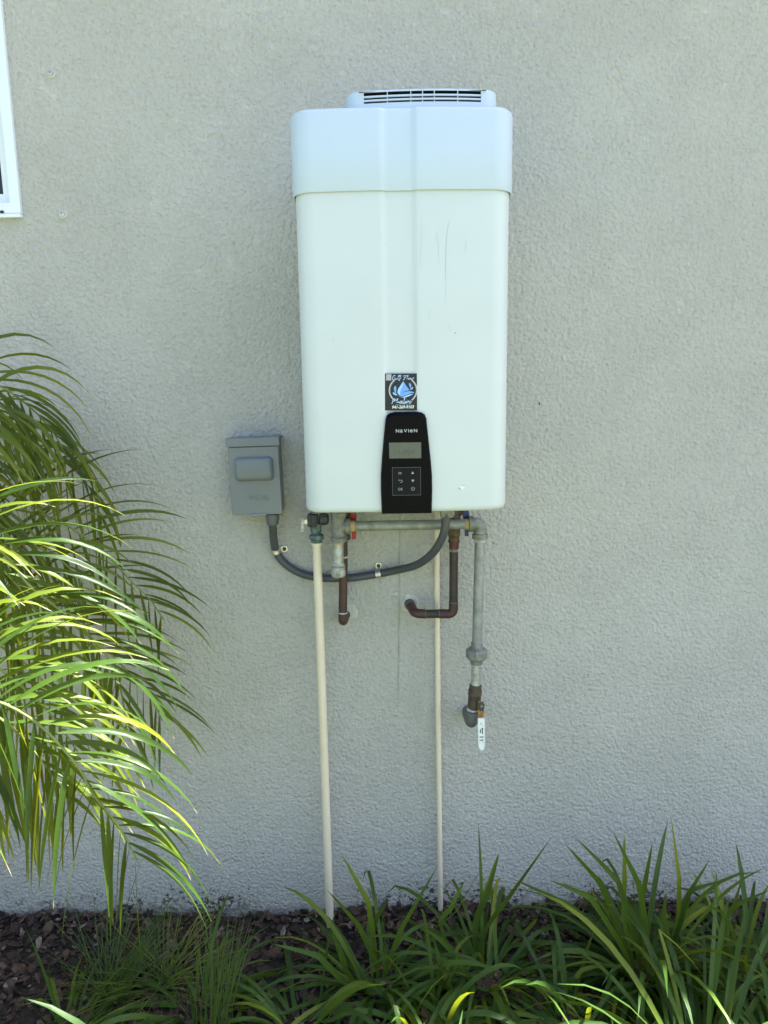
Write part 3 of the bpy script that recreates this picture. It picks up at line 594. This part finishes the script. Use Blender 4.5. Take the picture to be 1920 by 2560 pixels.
MB().tube([(.1392, -.019, 1.26), (.1377, -.019, 1.0), (.1395, -.019, .59), (.1450, -.019, -.03)], .0072, 20).build('pipe', cpvc, drain2)
MB().lathe((.1392, -.019, 1.235), (0, 0, -1), [(0, .0095), (.055, .0095), (.056, .0075)], 16).build('socket', mat('yellow_primer', (.55, .42, .10), .5), drain2)

# ------------------------------------------------------------------ electrical disconnect box, conduit, clamps
ebox = empty('disconnect_box', (-.323, -.04, 1.188))
tag(ebox, 'grey metal electrical disconnect box on the wall left of the heater', 'electrical box')
tilt = Matrix.Rotation(math.radians(-1.0), 3, 'Y'); pv_ = V(-.322, 0, 1.28)
def bx(a, b): return MB().box(a, b, tilt, pv_)
bx((-.3835, -.064, 1.1885), (-.2622, -.001, 1.3780)).build('case', box_grey, ebox, 0, .0012)
bx((-.3900, -.0755, 1.3600), (-.2560, -.0665, 1.3800)).build('rain_hood', box_grey, ebox, 0, .0015)
bx((-.3895, -.0750, 1.3785), (-.2565, -.001, 1.3815)).build('hood_top', box_grey, ebox, 0, .0008)
door = bx((-.3860, -.0710, 1.1870), (-.2600, -.0655, 1.3585)).build('door', box_grey, ebox, 0, .0012)
def rr(x0, x1, z0, z1, r, n=6):
    o = []
    for cx_, cz_, a0 in ((x1-r, z1-r, 0), (x0+r, z1-r, 90), (x0+r, z0+r, 180), (x1-r, z0+r, 270)):
        for k in range(n+1): a = math.radians(a0+90*k/n); o.append((cx_+r*math.cos(a), cz_+r*math.sin(a)))
    return o
lv = [(0, -.070, .010), (.0006, -.073, .0105), (.0018, -.0785, .0115), (.0038, -.0830, .013), (.0070, -.0858, .014), (.0115, -.0868, .012)]
ch = MB().rings([[tilt @ (V(x, y, z)-pv_)+pv_ for x, z in rr(-.3715+i, -.2745-i, 1.2730+i*1.25, 1.3335-i, r)] for i, y, r in lv], False, True)
ch.build('handle_bulge', box_grey, door, 60)
tx = text('MCG', .0185, box_grey, door, (-.3155, -.0711, 1.2235), 'embossed_lettering', sx=1.25, ext=.0019, off=-.0002)
bx((-.3460, -.0755, 1.1860), (-.2985, -.0660, 1.1886)).build('latch_lip', mat('latch_grey', (.25, .28, .34), .4), door, 0, .0008)
conduit = empty('conduit', (-.2, -.015, 1.0))
tag(conduit, 'dark grey flexible conduit looping from the grey box to the heater', 'conduit')
MB().lathe((-.2855, -.055, 1.1895), (0, 0, -1), [(0, .0120), (.004, .0120), (.0045, .0170), (.008, .0174), (.022, .0162), (.031, .0145), (.0325, .0112)], 28).build('connector', fitting_grey, conduit)
cpts = [(-.2862, -.055, 1.165), (-.2870, -.048, 1.145), (-.2885, -.030, 1.110), (-.2855, -.0145, 1.076), (-.2654, -.0125, 1.0455), (-.2272, -.0125, 1.0188), (-.1839, -.0125, 1.0063), (-.1464, -.0125, 1.0025), (-.0907, -.0125, 1.0028), (-.0497, -.0125, 1.0075), (-.0162, -.0128, 1.013), (.0319, -.030, 1.0265), (.0816, -.070, 1.0495), (.1185, -.110, 1.0873), (.1397, -.130, 1.1268), (.1492, -.140, 1.1640), (.1526, -.140, 1.230)]
MB().tube(spline(cpts, 120), .0104, 20).build('tube', conduit_grey, conduit, 60)
MB().rings([[V(.1535+x, -.139+y, z) for x, y in rr(-.018*s, .018*s, -.012*s, .012*s, .005)] for z, s in ((1.245, 1), (1.196, 1), (1.1885, .93), (1.184, .75))]).build('heater_connector', mat('olive_grey_hub', (.19, .195, .17), .5), conduit, 40)
clG = 'zinc straps holding the conduit'
def clamp(loc, d, ear, label):
    c = empty('conduit_clamp', loc); tag(c, label, 'clamp', clG)
    d = V(d).normalized(); p = V(loc)
    MB().lathe(p-d*.0085, d, [(0, .0108), (.0003, .0122), (.006, .0122), (.0065, .0115), (.0075, .0115), (.008, .0122), (.0138, .0122), (.0141, .0108)], 26, False).build('band', steel, c)
    e = V(ear); s_ = (e-p); s_.y = 0; s_.normalize(); t_ = V(-s_.z, 0, s_.x)
    out = [e-s_*.012-t_*.008, e-s_*.012+t_*.008, e+s_*.004+t_*.008, e+s_*.0085+t_*.005, e+s_*.0085-t_*.005, e+s_*.004-t_*.008]
    MB().rings([[V(q.x, -.0035, q.z) for q in out], [V(q.x, -.0005, q.z) for q in out]]).build('ear', steel, c, 0, .0004)
    MB().lathe((e.x, -.0032, e.z), (0, -1, 0), [(0, .0055), (.0015, .0052), (.003, .0030)], 14).build('screw', screw_black, c)
clamp((-.2870, -.0148, 1.0780), (.13, .06, -.55), (-.2658, 0, 1.0823), 'zinc strap on the steep bend of conduit just below the grey box')
clamp((-.0170, -.0128, 1.0128), (1, 0, .16), (-.0167, 0, 1.0322), 'zinc strap at the middle of the conduit, screwed above it')

# ------------------------------------------------------------------ leaves
def strap(pts, wd, ref, fold=.25, prof='palm', twist=0):
    """leaf blade along pts; three vertices across, folded along the midrib; returns verts, faces, uvs"""
    n = len(pts)-1; vs, uv = [], []; wv = None
    for i, p in enumerate(pts):
        t = i/n; d = (pts[min(i+1, n)]-pts[max(i-1, 0)]).normalized()
        if wv is None: wv = d.cross(ref)
        wv = wv-d*wv.dot(d); wv.normalize()
        if twist: wv = Matrix.Rotation(twist/n, 3, d) @ wv
        nrm = wv.cross(d)
        if prof == 'palm': s = min(1, .25+t*4.5)*(1-max(0, (t-.45)/.55)**1.7)
        else: s = min(1, .55+t*1.2)*(1-max(0, (t-.6)/.4)**2.2)
        h = wd*.5*max(.03, s); vs += [p-wv*h+nrm*h*fold, p, p+wv*h+nrm*h*fold]; uv += [(0, t), (.5, t), (1, t)]
    fs = []
    for i in range(n): a = 3*i; fs += [(a, a+1, a+4, a+3), (a+1, a+2, a+5, a+4)]
    return vs, fs, uv
def leaf_obj(name, data, m, parent, o0=None):
    vs, fs, uv = data; o0 = origin(parent) if o0 is None else o0
    me = bpy.data.meshes.new(name); me.from_pydata([v-o0 for v in vs], [], fs)
    ul = me.uv_layers.new(name='UVMap'); ul.data.foreach_set('uv', [c for f in fs for i in f for c in uv[i]])
    me.polygons.foreach_set('use_smooth', [True]*len(fs)); me.materials.append(m); me.update()
    o = bpy.data.objects.new(name, me); col.objects.link(o); o.parent = parent; return o
def merge(datas):
    V_, F_, U_ = [], [], []
    for vs, fs, uv in datas:
        b = len(V_); V_ += vs; F_ += [tuple(i+b for i in f) for f in fs]; U_ += uv
    return V_, F_, U_
palm_leaf = leaf_mat('palm_leaflet', (.006, .021, .009), (.042, .088, .015), (.58, .60, .02), tip=(.45, .38, .24), tipstart=.955, rough=.27, transw=.34)
rach_mat = mat('palm_rachis_green', (.16, .20, .05), .45, var=.2, scale=20)
cane_mat = mat('palm_cane', (.15, .16, .07), .6, color2=(.10, .09, .05), scale=25)
grass_leaf = leaf_mat('strap_leaf', (.016, .047, .013), (.060, .122, .022), (.44, .50, .015), tip=(.30, .26, .08), tipstart=.985, rough=.36, transw=.30)
thin_leaf = leaf_mat('fine_grass_blade', (.035, .075, .022), (.085, .13, .04), (.3, .4, .06), tipstart=.97, transw=.3)

FR = {
'A': [(-1.095,-0.350,1.248), (-1.005,-0.300,1.435), (-0.926,-0.260,1.525), (-0.861,-0.240,1.520), (-0.805,-0.220,1.475), (-0.762,-0.200,1.415), (-0.734,-0.190,1.348)],
'A2': [(-1.054,-0.340,1.217), (-0.950,-0.300,1.418), (-0.879,-0.280,1.480), (-0.826,-0.260,1.460), (-0.790,-0.250,1.397), (-0.776,-0.240,1.319)],
'B': [(-1.098,-0.300,1.315), (-1.004,-0.220,1.423), (-0.926,-0.180,1.429), (-0.863,-0.160,1.399), (-0.803,-0.150,1.365), (-0.740,-0.140,1.312), (-0.706,-0.130,1.250), (-0.696,-0.120,1.178)],
'C': [(-0.991,-0.350,1.208), (-0.901,-0.260,1.244), (-0.797,-0.200,1.214), (-0.730,-0.170,1.164), (-0.679,-0.150,1.107), (-0.626,-0.140,1.035), (-0.587,-0.130,0.985), (-0.560,-0.120,0.929)],
'C2': [(-1.000,-0.300,1.043), (-0.862,-0.220,1.036), (-0.765,-0.180,0.943), (-0.695,-0.150,0.858), (-0.648,-0.130,0.786), (-0.610,-0.120,0.727), (-0.583,-0.120,0.660)],
'D': [(-0.854,-0.620,1.237), (-0.766,-0.600,1.253), (-0.702,-0.570,1.213), (-0.666,-0.550,1.141), (-0.613,-0.530,1.077), (-0.571,-0.510,1.017), (-0.545,-0.500,0.964), (-0.533,-0.490,0.892), (-0.529,-0.490,0.814)],
'E': [(-0.796,-0.750,0.999), (-0.710,-0.740,1.010), (-0.645,-0.720,0.986), (-0.588,-0.710,0.939), (-0.537,-0.700,0.860), (-0.517,-0.690,0.798), (-0.480,-0.680,0.727), (-0.458,-0.670,0.655)],
'B2': [(-1.12,-.36,1.14), (-1.05,-.33,1.29), (-.98,-.31,1.34), (-.92,-.30,1.31), (-.87,-.29,1.24), (-.84,-.28,1.16)],
'K2': [(-1.08,-.36,.84), (-.99,-.35,.95), (-.91,-.34,.97), (-.84,-.33,.93), (-.78,-.32,.86), (-.74,-.31,.77)],
'E2': [(-0.856,-0.700,0.969), (-0.780,-0.690,0.985), (-0.715,-0.675,0.962), (-0.660,-0.665,0.912), (-0.612,-0.655,0.832), (-0.585,-0.645,0.760)],
'G': [(-0.900,-0.550,1.158), (-0.817,-0.550,1.238), (-0.754,-0.540,1.206), (-0.700,-0.530,1.136), (-0.660,-0.520,1.056)],
'H': [(-0.886,-0.630,0.987), (-0.794,-0.630,1.031), (-0.723,-0.630,1.030), (-0.662,-0.640,0.991), (-0.604,-0.640,0.926), (-.560,-.64,.85)],
'K': [(-1.044,-0.300,1.044), (-0.919,-0.280,1.147), (-0.820,-0.260,1.160), (-0.746,-0.250,1.119), (-0.700,-0.240,1.058)],
}
palm = empty('palm', (-1.25, -.42, 0))
tag(palm, 'green palm at the left edge with drooping feathery fronds, front ones sunlit', 'palm')
CROWN = [V(-1.22, -.40, .78), V(-1.17, -.50, .62), V(-1.30, -.34, .70)]
for i, (c, bse) in enumerate(zip(CROWN, ((-1.24, -.42), (-1.18, -.52), (-1.33, -.34)))):
    MB().tube(spline([(bse[0], bse[1], -.02), (bse[0]+.01, bse[1], .3), tuple(c)], 14), [.030-.0008*k for k in range(15)], 14).build('cane', cane_mat, palm)
rest = []
# frond: key, crown, pairs, length, (right side: along, out, up, droop), (left side: same), individual leaflets, width
def frond(key, ci, n, ln, sideR, sideL, single, wd=.0165, N=(0, -1, .35), t0=.38, jitter=.11, lift=.6, tipl=.22):
    pts = FR[key]; full = [CROWN[ci], (CROWN[ci]+V(pts[0]))*.5+V(0, 0, .05)]+[V(p) for p in pts]
    ps = spline(full, 90); lens = [0]
    for a, b in zip(ps[:-1], ps[1:]): lens.append(lens[-1]+(b-a).length)
    tot = lens[-1]
    ra = MB().tube(ps, [.0052*(1-.78*l/tot)+.0004 for l in lens], 8).build('frond', rach_mat, palm)
    Nv = V(N).normalized(); datas = []
    for k in range(n):
        for s, prm in ((1, sideR), (-1, sideL)):
            u = max(0., (k+.5*(s < 0)+rnd.uniform(-.12, .12))/n); l = tot*(t0+(1-t0)*min(.999, max(0, u)))
            i = max(j for j in range(len(lens)) if lens[j] <= l); i = min(i, len(ps)-2)
            p = ps[i].lerp(ps[i+1], (l-lens[i])/(lens[i+1]-lens[i])); T = (ps[i+1]-ps[i]).normalized()
            side = Nv.cross(T).normalized()*s
            if (side.x+side.z*.6)*s < 0: side = -side
            al, out, upv, g = prm; e = u**1.5
            d = (T*(al+.55*e)+side*(out*(1-.35*e))+V(0, 0, 1)*upv+Nv*rnd.uniform(-.05, .22)+V(rnd.gauss(0, jitter), rnd.gauss(0, jitter), rnd.gauss(0, jitter))).normalized()
            L_ = ln*(1-.42*abs(u-.35)**1.2*(tipl/.22)-tipl*e)*rnd.uniform(.8, 1.12); m = 9; q = [p]; c = p.copy(); gg = g*rnd.uniform(.75, 1.3)
            for j in range(m):
                d = (d+V(0, 0, -1)*gg*(.35+j/m)/m*2.2).normalized(); c = c+d*L_/m; c.y = min(c.y, -.012); q.append(c.copy())
            ref = (Nv*1+V(0, 0, lift)+V(rnd.gauss(0, .3+.8*(s < 0)), rnd.gauss(0, .3), rnd.gauss(0, .3)))
            dat = strap(q, wd*rnd.uniform(.8, 1.12)*(1-.3*e), ref, .28, 'palm', rnd.gauss(0, .5))
            if single: leaf_obj('leaflet', dat, palm_leaf, ra)
            else: rest.append(dat)
    return ra
frond('A', 0, 23, .32, (.60, .60, -.10, 1.05), (.40, .50, -.3, .95), True, .0125)
frond('A2', 0, 23, .33, (.55, .5, -.10, 1.1), (.35, .5, -.2, 1.0), False, .0125)
frond('B', 0, 21, .30, (.55, .55, -.1, 1.0), (.4, .6, -.4, .75), False, .0120)
frond('B2', 0, 20, .31, (.5, .7, .0, .8), (.35, .7, -.2, .7), False, .0120)
frond('K2', 2, 20, .30, (.45, .75, .0, .7), (.3, .8, -.3, .6), False, .0115)
frond('C', 2, 26, .31, (.45, .85, .12, .55), (.4, .75, -.2, .50), True, .0105, t0=.40)
frond('C2', 2, 26, .31, (.55, .85, .05, .42), (.4, .8, -.3, .50), True, .0105, t0=.36)
frond('K', 2, 20, .30, (.45, .75, .1, .60), (.3, .8, -.3, .55), False, .0115)
frond('G', 1, 20, .28, (.55, .7, .25, .70), (.3, .7, -.2, .8), False, .0120, lift=1.6)
frond('D', 1, 30, .29, (.65, .75, .22, .68), (.40, .85, -.30, .62), True, .0130, t0=.42, lift=1.6)
frond('H', 1, 22, .34, (.4, .7, .0, .95), (.2, .7, -.4, .9), False, .0120, lift=1.6)
frond('E2', 1, 24, .34, (.40, .8, .1, .75), (.40, .8, -.35, .5), False, .0118, lift=1.6)
frond('E', 1, 34, .295, (.50, .85, .32, .80), (.45, .85, -.25, .52), True, .0118, t0=.38, lift=1.6, tipl=.12)
lo = leaf_obj('leaflets', merge(rest), palm_leaf, palm); lo['kind'] = 'stuff'

# ------------------------------------------------------------------ strap-leaved clumps along the wall
HERO = {
 'right': [
  [(0.736,-0.220,0.104), (0.737,-0.230,0.290), (0.704,-0.220,0.434)], [(0.607,-0.200,0.120), (0.602,-0.200,0.270), (0.597,-0.200,0.375)], [(0.640,-0.270,0.129), (0.614,-0.280,0.329), (0.540,-0.280,0.432)],
  [(0.615,-0.270,0.104), (0.554,-0.290,0.370), (0.444,-0.300,0.432)], [(0.587,-0.220,0.117), (0.532,-0.220,0.286), (0.443,-0.210,0.354)], [(0.650,-0.200,0.119), (0.654,-0.200,0.244), (0.675,-0.190,0.339)],
  [(0.726,-0.240,0.121), (0.737,-0.250,0.247), (0.794,-0.250,0.330)], [(0.727,-0.240,0.111), (0.738,-0.260,0.312), (0.830,-0.260,0.281)], [(0.550,-0.280,0.114), (0.419,-0.300,0.291), (0.293,-0.300,0.326)],
  [(0.576,-0.280,0.114), (0.465,-0.310,0.340), (0.382,-0.310,0.327)], [(0.678,-0.300,0.154), (0.658,-0.300,0.226), (0.669,-0.300,0.280)]],
 'far': [[(0.875,-0.200,0.104), (0.889,-0.200,0.165), (0.910,-0.200,0.254)], [(0.840,-0.240,0.139), (0.869,-0.250,0.225), (0.942,-0.260,0.251)]],
 'mid': [[(0.234,-0.220,0.098), (0.317,-0.220,0.241), (0.411,-0.210,0.372)], [(0.219,-0.200,0.106), (0.259,-0.200,0.227), (0.282,-0.190,0.316)], [(0.220,-0.170,0.071), (0.244,-0.170,0.173), (0.285,-0.160,0.294)],
  [(0.029,-0.200,0.020), (0.220,-0.200,0.186), (0.256,-0.200,0.326)], [(0.130,-0.200,0.109), (0.165,-0.200,0.187), (0.194,-0.190,0.240)], [(0.116,-0.340,0.081), (0.123,-0.340,0.144), (0.101,-0.340,0.200)], [(0.137,-0.340,0.070), (0.159,-0.350,0.142), (0.164,-0.350,0.220)]],
 'pipe': [[(-0.038,-0.200,-0.002), (-0.048,-0.210,0.254), (-0.125,-0.200,0.331)], [(-0.037,-0.240,0.035), (-0.083,-0.240,0.191), (-0.159,-0.240,0.257)], [(-0.022,-0.260,0.019), (0.029,-0.280,0.211), (0.118,-0.280,0.349)],
  [(-0.107,-0.300,0.069), (-0.124,-0.310,0.143), (-0.146,-0.310,0.213)], [(-0.052,-0.180,0.061), (-0.040,-0.180,0.141), (-0.004,-0.180,0.180)], [(-0.113,-0.300,0.042), (-0.183,-0.320,0.174), (-0.288,-0.330,0.185)]],
}
GC = 'strap-leaved plants along the wall'
def clump(x, y, n, ln, label, hero=(), spread=1., wd=.0120, upright=.0):
    z0 = ground_h(x, y)-.01; c = empty('strap_leaf_plant', (x, y, z0)); tag(c, label, 'plant', GC)
    for h in hero:
        a, b, d = [V(q) for q in h]; base = V(x+(a.x-x)*.35, y+(a.y-y)*.4, z0); pts = []
        cs = spline([base, a, a.lerp(b, .5)*.5+(a*.25+b*.5+d*.25)*.5, b*.5+(a+d)*.25, d], 10)
        leaf_obj('leaf', strap(cs, wd*rnd.uniform(1.0, 1.25), V(rnd.uniform(-.4, .4), -1, .2), .22, 'strap', rnd.gauss(0, .25)), grass_leaf, c)
    for k in range(n):
        a = rnd.uniform(0, 2*math.pi); rr_ = .05*math.sqrt(rnd.random()); p = V(x+math.cos(a)*rr_, y+math.sin(a)*rr_*.8, z0)
        a += rnd.gauss(0, .5); lean = rnd.betavariate(2.0, 1.1)*1.2*spread+.20
        d = V(math.cos(a)*math.sin(lean), math.sin(a)*math.sin(lean), math.cos(lean)); L_ = ln*rnd.uniform(.65, 1.25); g = rnd.uniform(.7, 1.7)*(.42+lean)
        q = [p.copy()]; m = 8; cc = p.copy(); kink = rnd.choice((3, 4, 5)) if rnd.random() < .09 else 0
        for j in range(m):
            if kink and j == kink: d = (d+V(rnd.uniform(-.7, .7), rnd.uniform(-.7, .3), -1.1)).normalized()
            d = (d+V(0, 0, -1)*g*(.2+j/m)/m*2.4).normalized(); cc = cc+d*L_/m
            cc.y = min(cc.y, -.015-.001*j); cc.z = max(cc.z, ground_h(cc.x, cc.y)+.012); q.append(cc.copy())
        leaf_obj('leaf', strap(q, wd*rnd.uniform(.7, 1.15), V(-math.cos(a)*.5, -math.sin(a)*.5, 1)+V(rnd.gauss(0, .3), rnd.gauss(0, .3), 0), .22, 'strap', rnd.gauss(0, .6)), grass_leaf, c)
clump(.655, -.235, 210, .37, 'largest strap-leaved clump at right, tall blades against the wall', HERO['right'])
clump(.235, -.265, 111, .33, 'strap-leaved clump right of the thinner cream pipe, wide blades leaning right', HERO['mid'])
clump(-.035, -.27, 86, .31, 'sparse strap-leaved clump between the two cream pipes', HERO['pipe'], 1.)
clump(.90, -.27, 134, .30, 'strap-leaved clump cut by the right picture edge', HERO['far'])
clump(.43, -.39, 68, .30, 'low strap-leaved clump in front, left of the largest clump', (), 1.15)
clump(.86, -.56, 124, .34, 'low strap-leaved clump in the right corner with sunlit drooping tips', (), 1.15)
clump(.08, -.41, 77, .27, 'low strap-leaved clump at the bottom edge, below the thinner cream pipe', (), 1.15)
clump(-.22, -.38, 42, .26, 'low strap-leaved clump at the bottom edge, below the thicker cream pipe', (), 1.15)
clump(-.48, -.34, 45, .26, 'dim strap-leaved clump under the palm tips beside the fine upright grass', (), 1.1)
clump(.66, -.54, 201, .42, 'sunlit strap-leaved clump nearest the viewer at bottom right', (), 1.2)
clump(-.38, -.64, 42, .40, 'small sunlit strap-leaved clump at the bottom edge beside the fine upright grass', (), 1.1)
clump(-.76, -.40, 42, .24, 'dim strap-leaved clump in the shaded bottom left corner', (), 1.1)

# unseen strap leaves added below the picture to keep light off the lower wall
ds = []
for k in range(900):
    x = rnd.uniform(-1.5, 1.5); y = rnd.uniform(-1.2, -.72); a = rnd.uniform(0, 6.28); le = rnd.uniform(.1, 1.1); p = V(x, y, -.01)
    d = V(math.cos(a)*math.sin(le), math.sin(a)*math.sin(le), math.cos(le)); q = [p.copy()]; cc = p.copy(); L_ = rnd.uniform(.2, .33); g = rnd.uniform(.3, 1.)
    for j in range(6): d = (d+V(0, 0, -1)*g*(.2+j/6)/6*2.4).normalized(); cc = cc+d*L_/6; cc.z = max(.01, cc.z); q.append(cc.copy())
    ds.append(strap(q, .014, V(-math.cos(a)*.5, -math.sin(a)*.5, 1), .2, 'strap'))
gc = leaf_obj('added_ground_cover', merge(ds), grass_leaf, None, V(0, 0, 0)); tag(gc, 'unseen strap-leaved ground cover added to darken the foot of the wall', 'ground cover', None, 'stuff')

# ------------------------------------------------------------------ fine grass
def tuft(x, y, n, ln, lean0, lean1, az, azs, wd, name, label, kind='stuff'):
    z0 = ground_h(x, y)-.005; ds = []
    for k in range(n):
        a = az+rnd.gauss(0, azs); le = rnd.uniform(lean0, lean1); p = V(x+rnd.gauss(0, .018), y+rnd.gauss(0, .014), z0)
        d = V(math.cos(a)*math.sin(le), math.sin(a)*math.sin(le), math.cos(le)); L_ = ln*rnd.uniform(.6, 1.1); g = rnd.uniform(.1, .5)*(.3+le); q = [p.copy()]; cc = p.copy()
        for j in range(8):
            d = (d+V(0, 0, -1)*g*(.2+j/8)/8*2.2).normalized(); cc = cc+d*L_/8; cc.y = min(cc.y, -.01); cc.z = max(cc.z, .015); q.append(cc.copy())
        ds.append(strap(q, wd*rnd.uniform(.7, 1.2), V(rnd.gauss(0, .5), -1, .4), .1, 'palm'))
    o = leaf_obj(name, merge(ds), thin_leaf, None, V(0, 0, 0)); tag(o, label, 'grass', None, kind); return o
tuft(-.415, -.40, 60, .33, .02, .30, .6, 1.0, .0022, 'fine_grass', 'tuft of fine upright grass strands below the lowest palm tips')
tuft(-.70, -.30, 150, .30, .35, 1.25, 0.2, 1.6, .0022, 'fine_grass', 'fine arching grass in shade at the bottom left')
tuft(-.58, -.26, 90, .26, .5, 1.3, 0.4, 1.6, .0020, 'fine_grass', 'fine arching grass lying over the bark mulch under the palm')

# ------------------------------------------------------------------ bark mulch
def mulch_mat():
    m = bpy.data.materials.new('bark_chip'); m.use_nodes = True; t = m.node_tree; b = t.nodes['Principled BSDF']; b.inputs['Roughness'].default_value = .85
    at = t.nodes.new('ShaderNodeAttribute'); at.attribute_name = 'tone'; rp = t.nodes.new('ShaderNodeValToRGB'); e = rp.color_ramp.elements
    e[0].color = (.014, .010, .008, 1); e[1].color = (.23, .20, .18, 1); q = e.new(.45); q.color = (.048, .029, .022, 1); q = e.new(.75); q.color = (.098, .060, .043, 1)
    tc = t.nodes.new('ShaderNodeTexCoord'); n = t.nodes.new('ShaderNodeTexNoise'); n.inputs['Scale'].default_value = 90; n.inputs['Detail'].default_value = 5; t.links.new(tc.outputs['Object'], n.inputs['Vector'])
    ma = t.nodes.new('ShaderNodeMath'); ma.operation = 'MULTIPLY_ADD'; t.links.new(n.outputs['Fac'], ma.inputs[0]); ma.inputs[1].default_value = .5; t.links.new(at.outputs['Fac'], ma.inputs[2])
    mb_ = t.nodes.new('ShaderNodeMath'); mb_.operation = 'SUBTRACT'; t.links.new(ma.outputs[0], mb_.inputs[0]); mb_.inputs[1].default_value = .25
    t.links.new(mb_.outputs[0], rp.inputs['Fac']); t.links.new(rp.outputs[0], b.inputs['Base Color'])
    bp = t.nodes.new('ShaderNodeBump'); bp.inputs['Distance'].default_value = .004; bp.inputs['Strength'].default_value = .9; t.links.new(n.outputs['Fac'], bp.inputs['Height']); t.links.new(bp.outputs[0], b.inputs['Normal']); return m
VS, FS, TN = [], [], []
for k in range(6500):
    x = rnd.uniform(-1.25, 1.25); y = -abs(rnd.gauss(0, .26)) if rnd.random() < .7 else rnd.uniform(-.75, 0)
    y = min(y, -.012)
    big = rnd.random() < .28; L_ = rnd.uniform(.022, .050) if big else rnd.uniform(.007, .024); W_ = L_*rnd.uniform(.3, .75); T_ = rnd.uniform(.0015, .005)
    z = ground_h(x, y)+rnd.uniform(-.002, .016)+(.006 if y > -.05 else 0)*rnd.random()
    rot = Matrix.Rotation(rnd.uniform(0, 6.28), 3, 'Z') @ Matrix.Rotation(rnd.gauss(0, .45), 3, 'X') @ Matrix.Rotation(rnd.gauss(0, .4), 3, 'Y')
    b = len(VS); cv = rnd.gauss(0, .25)
    for tz in (-1, 1):
        for q in range(6):
            a = 2*math.pi*q/6; r_ = rnd.uniform(.7, 1.15); px_, py_ = math.cos(a)*L_*.5*r_, math.sin(a)*W_*.5*r_
            v = rot @ V(px_, py_, tz*T_*.5+cv*px_*px_/L_); v += V(x, y, z); v.y = min(v.y, -.001); VS.append(v)
    tone = rnd.betavariate(1.4, 2.0); TN += [tone]*12
    FS += [tuple(b+i for i in (5, 4, 3, 2, 1, 0)), tuple(b+6+i for i in range(6))]+[(b+i, b+(i+1) % 6, b+6+(i+1) % 6, b+6+i) for i in range(6)]
me = bpy.data.meshes.new('bark_mulch'); me.from_pydata(VS, [], FS); at_ = me.attributes.new('tone', 'FLOAT', 'POINT'); at_.data.foreach_set('value', TN); me.materials.append(mulch_mat()); me.update()
mo = bpy.data.objects.new('bark_mulch', me); col.objects.link(mo); tag(mo, 'dark brown bark mulch at the foot of the wall', 'mulch', None, 'stuff')
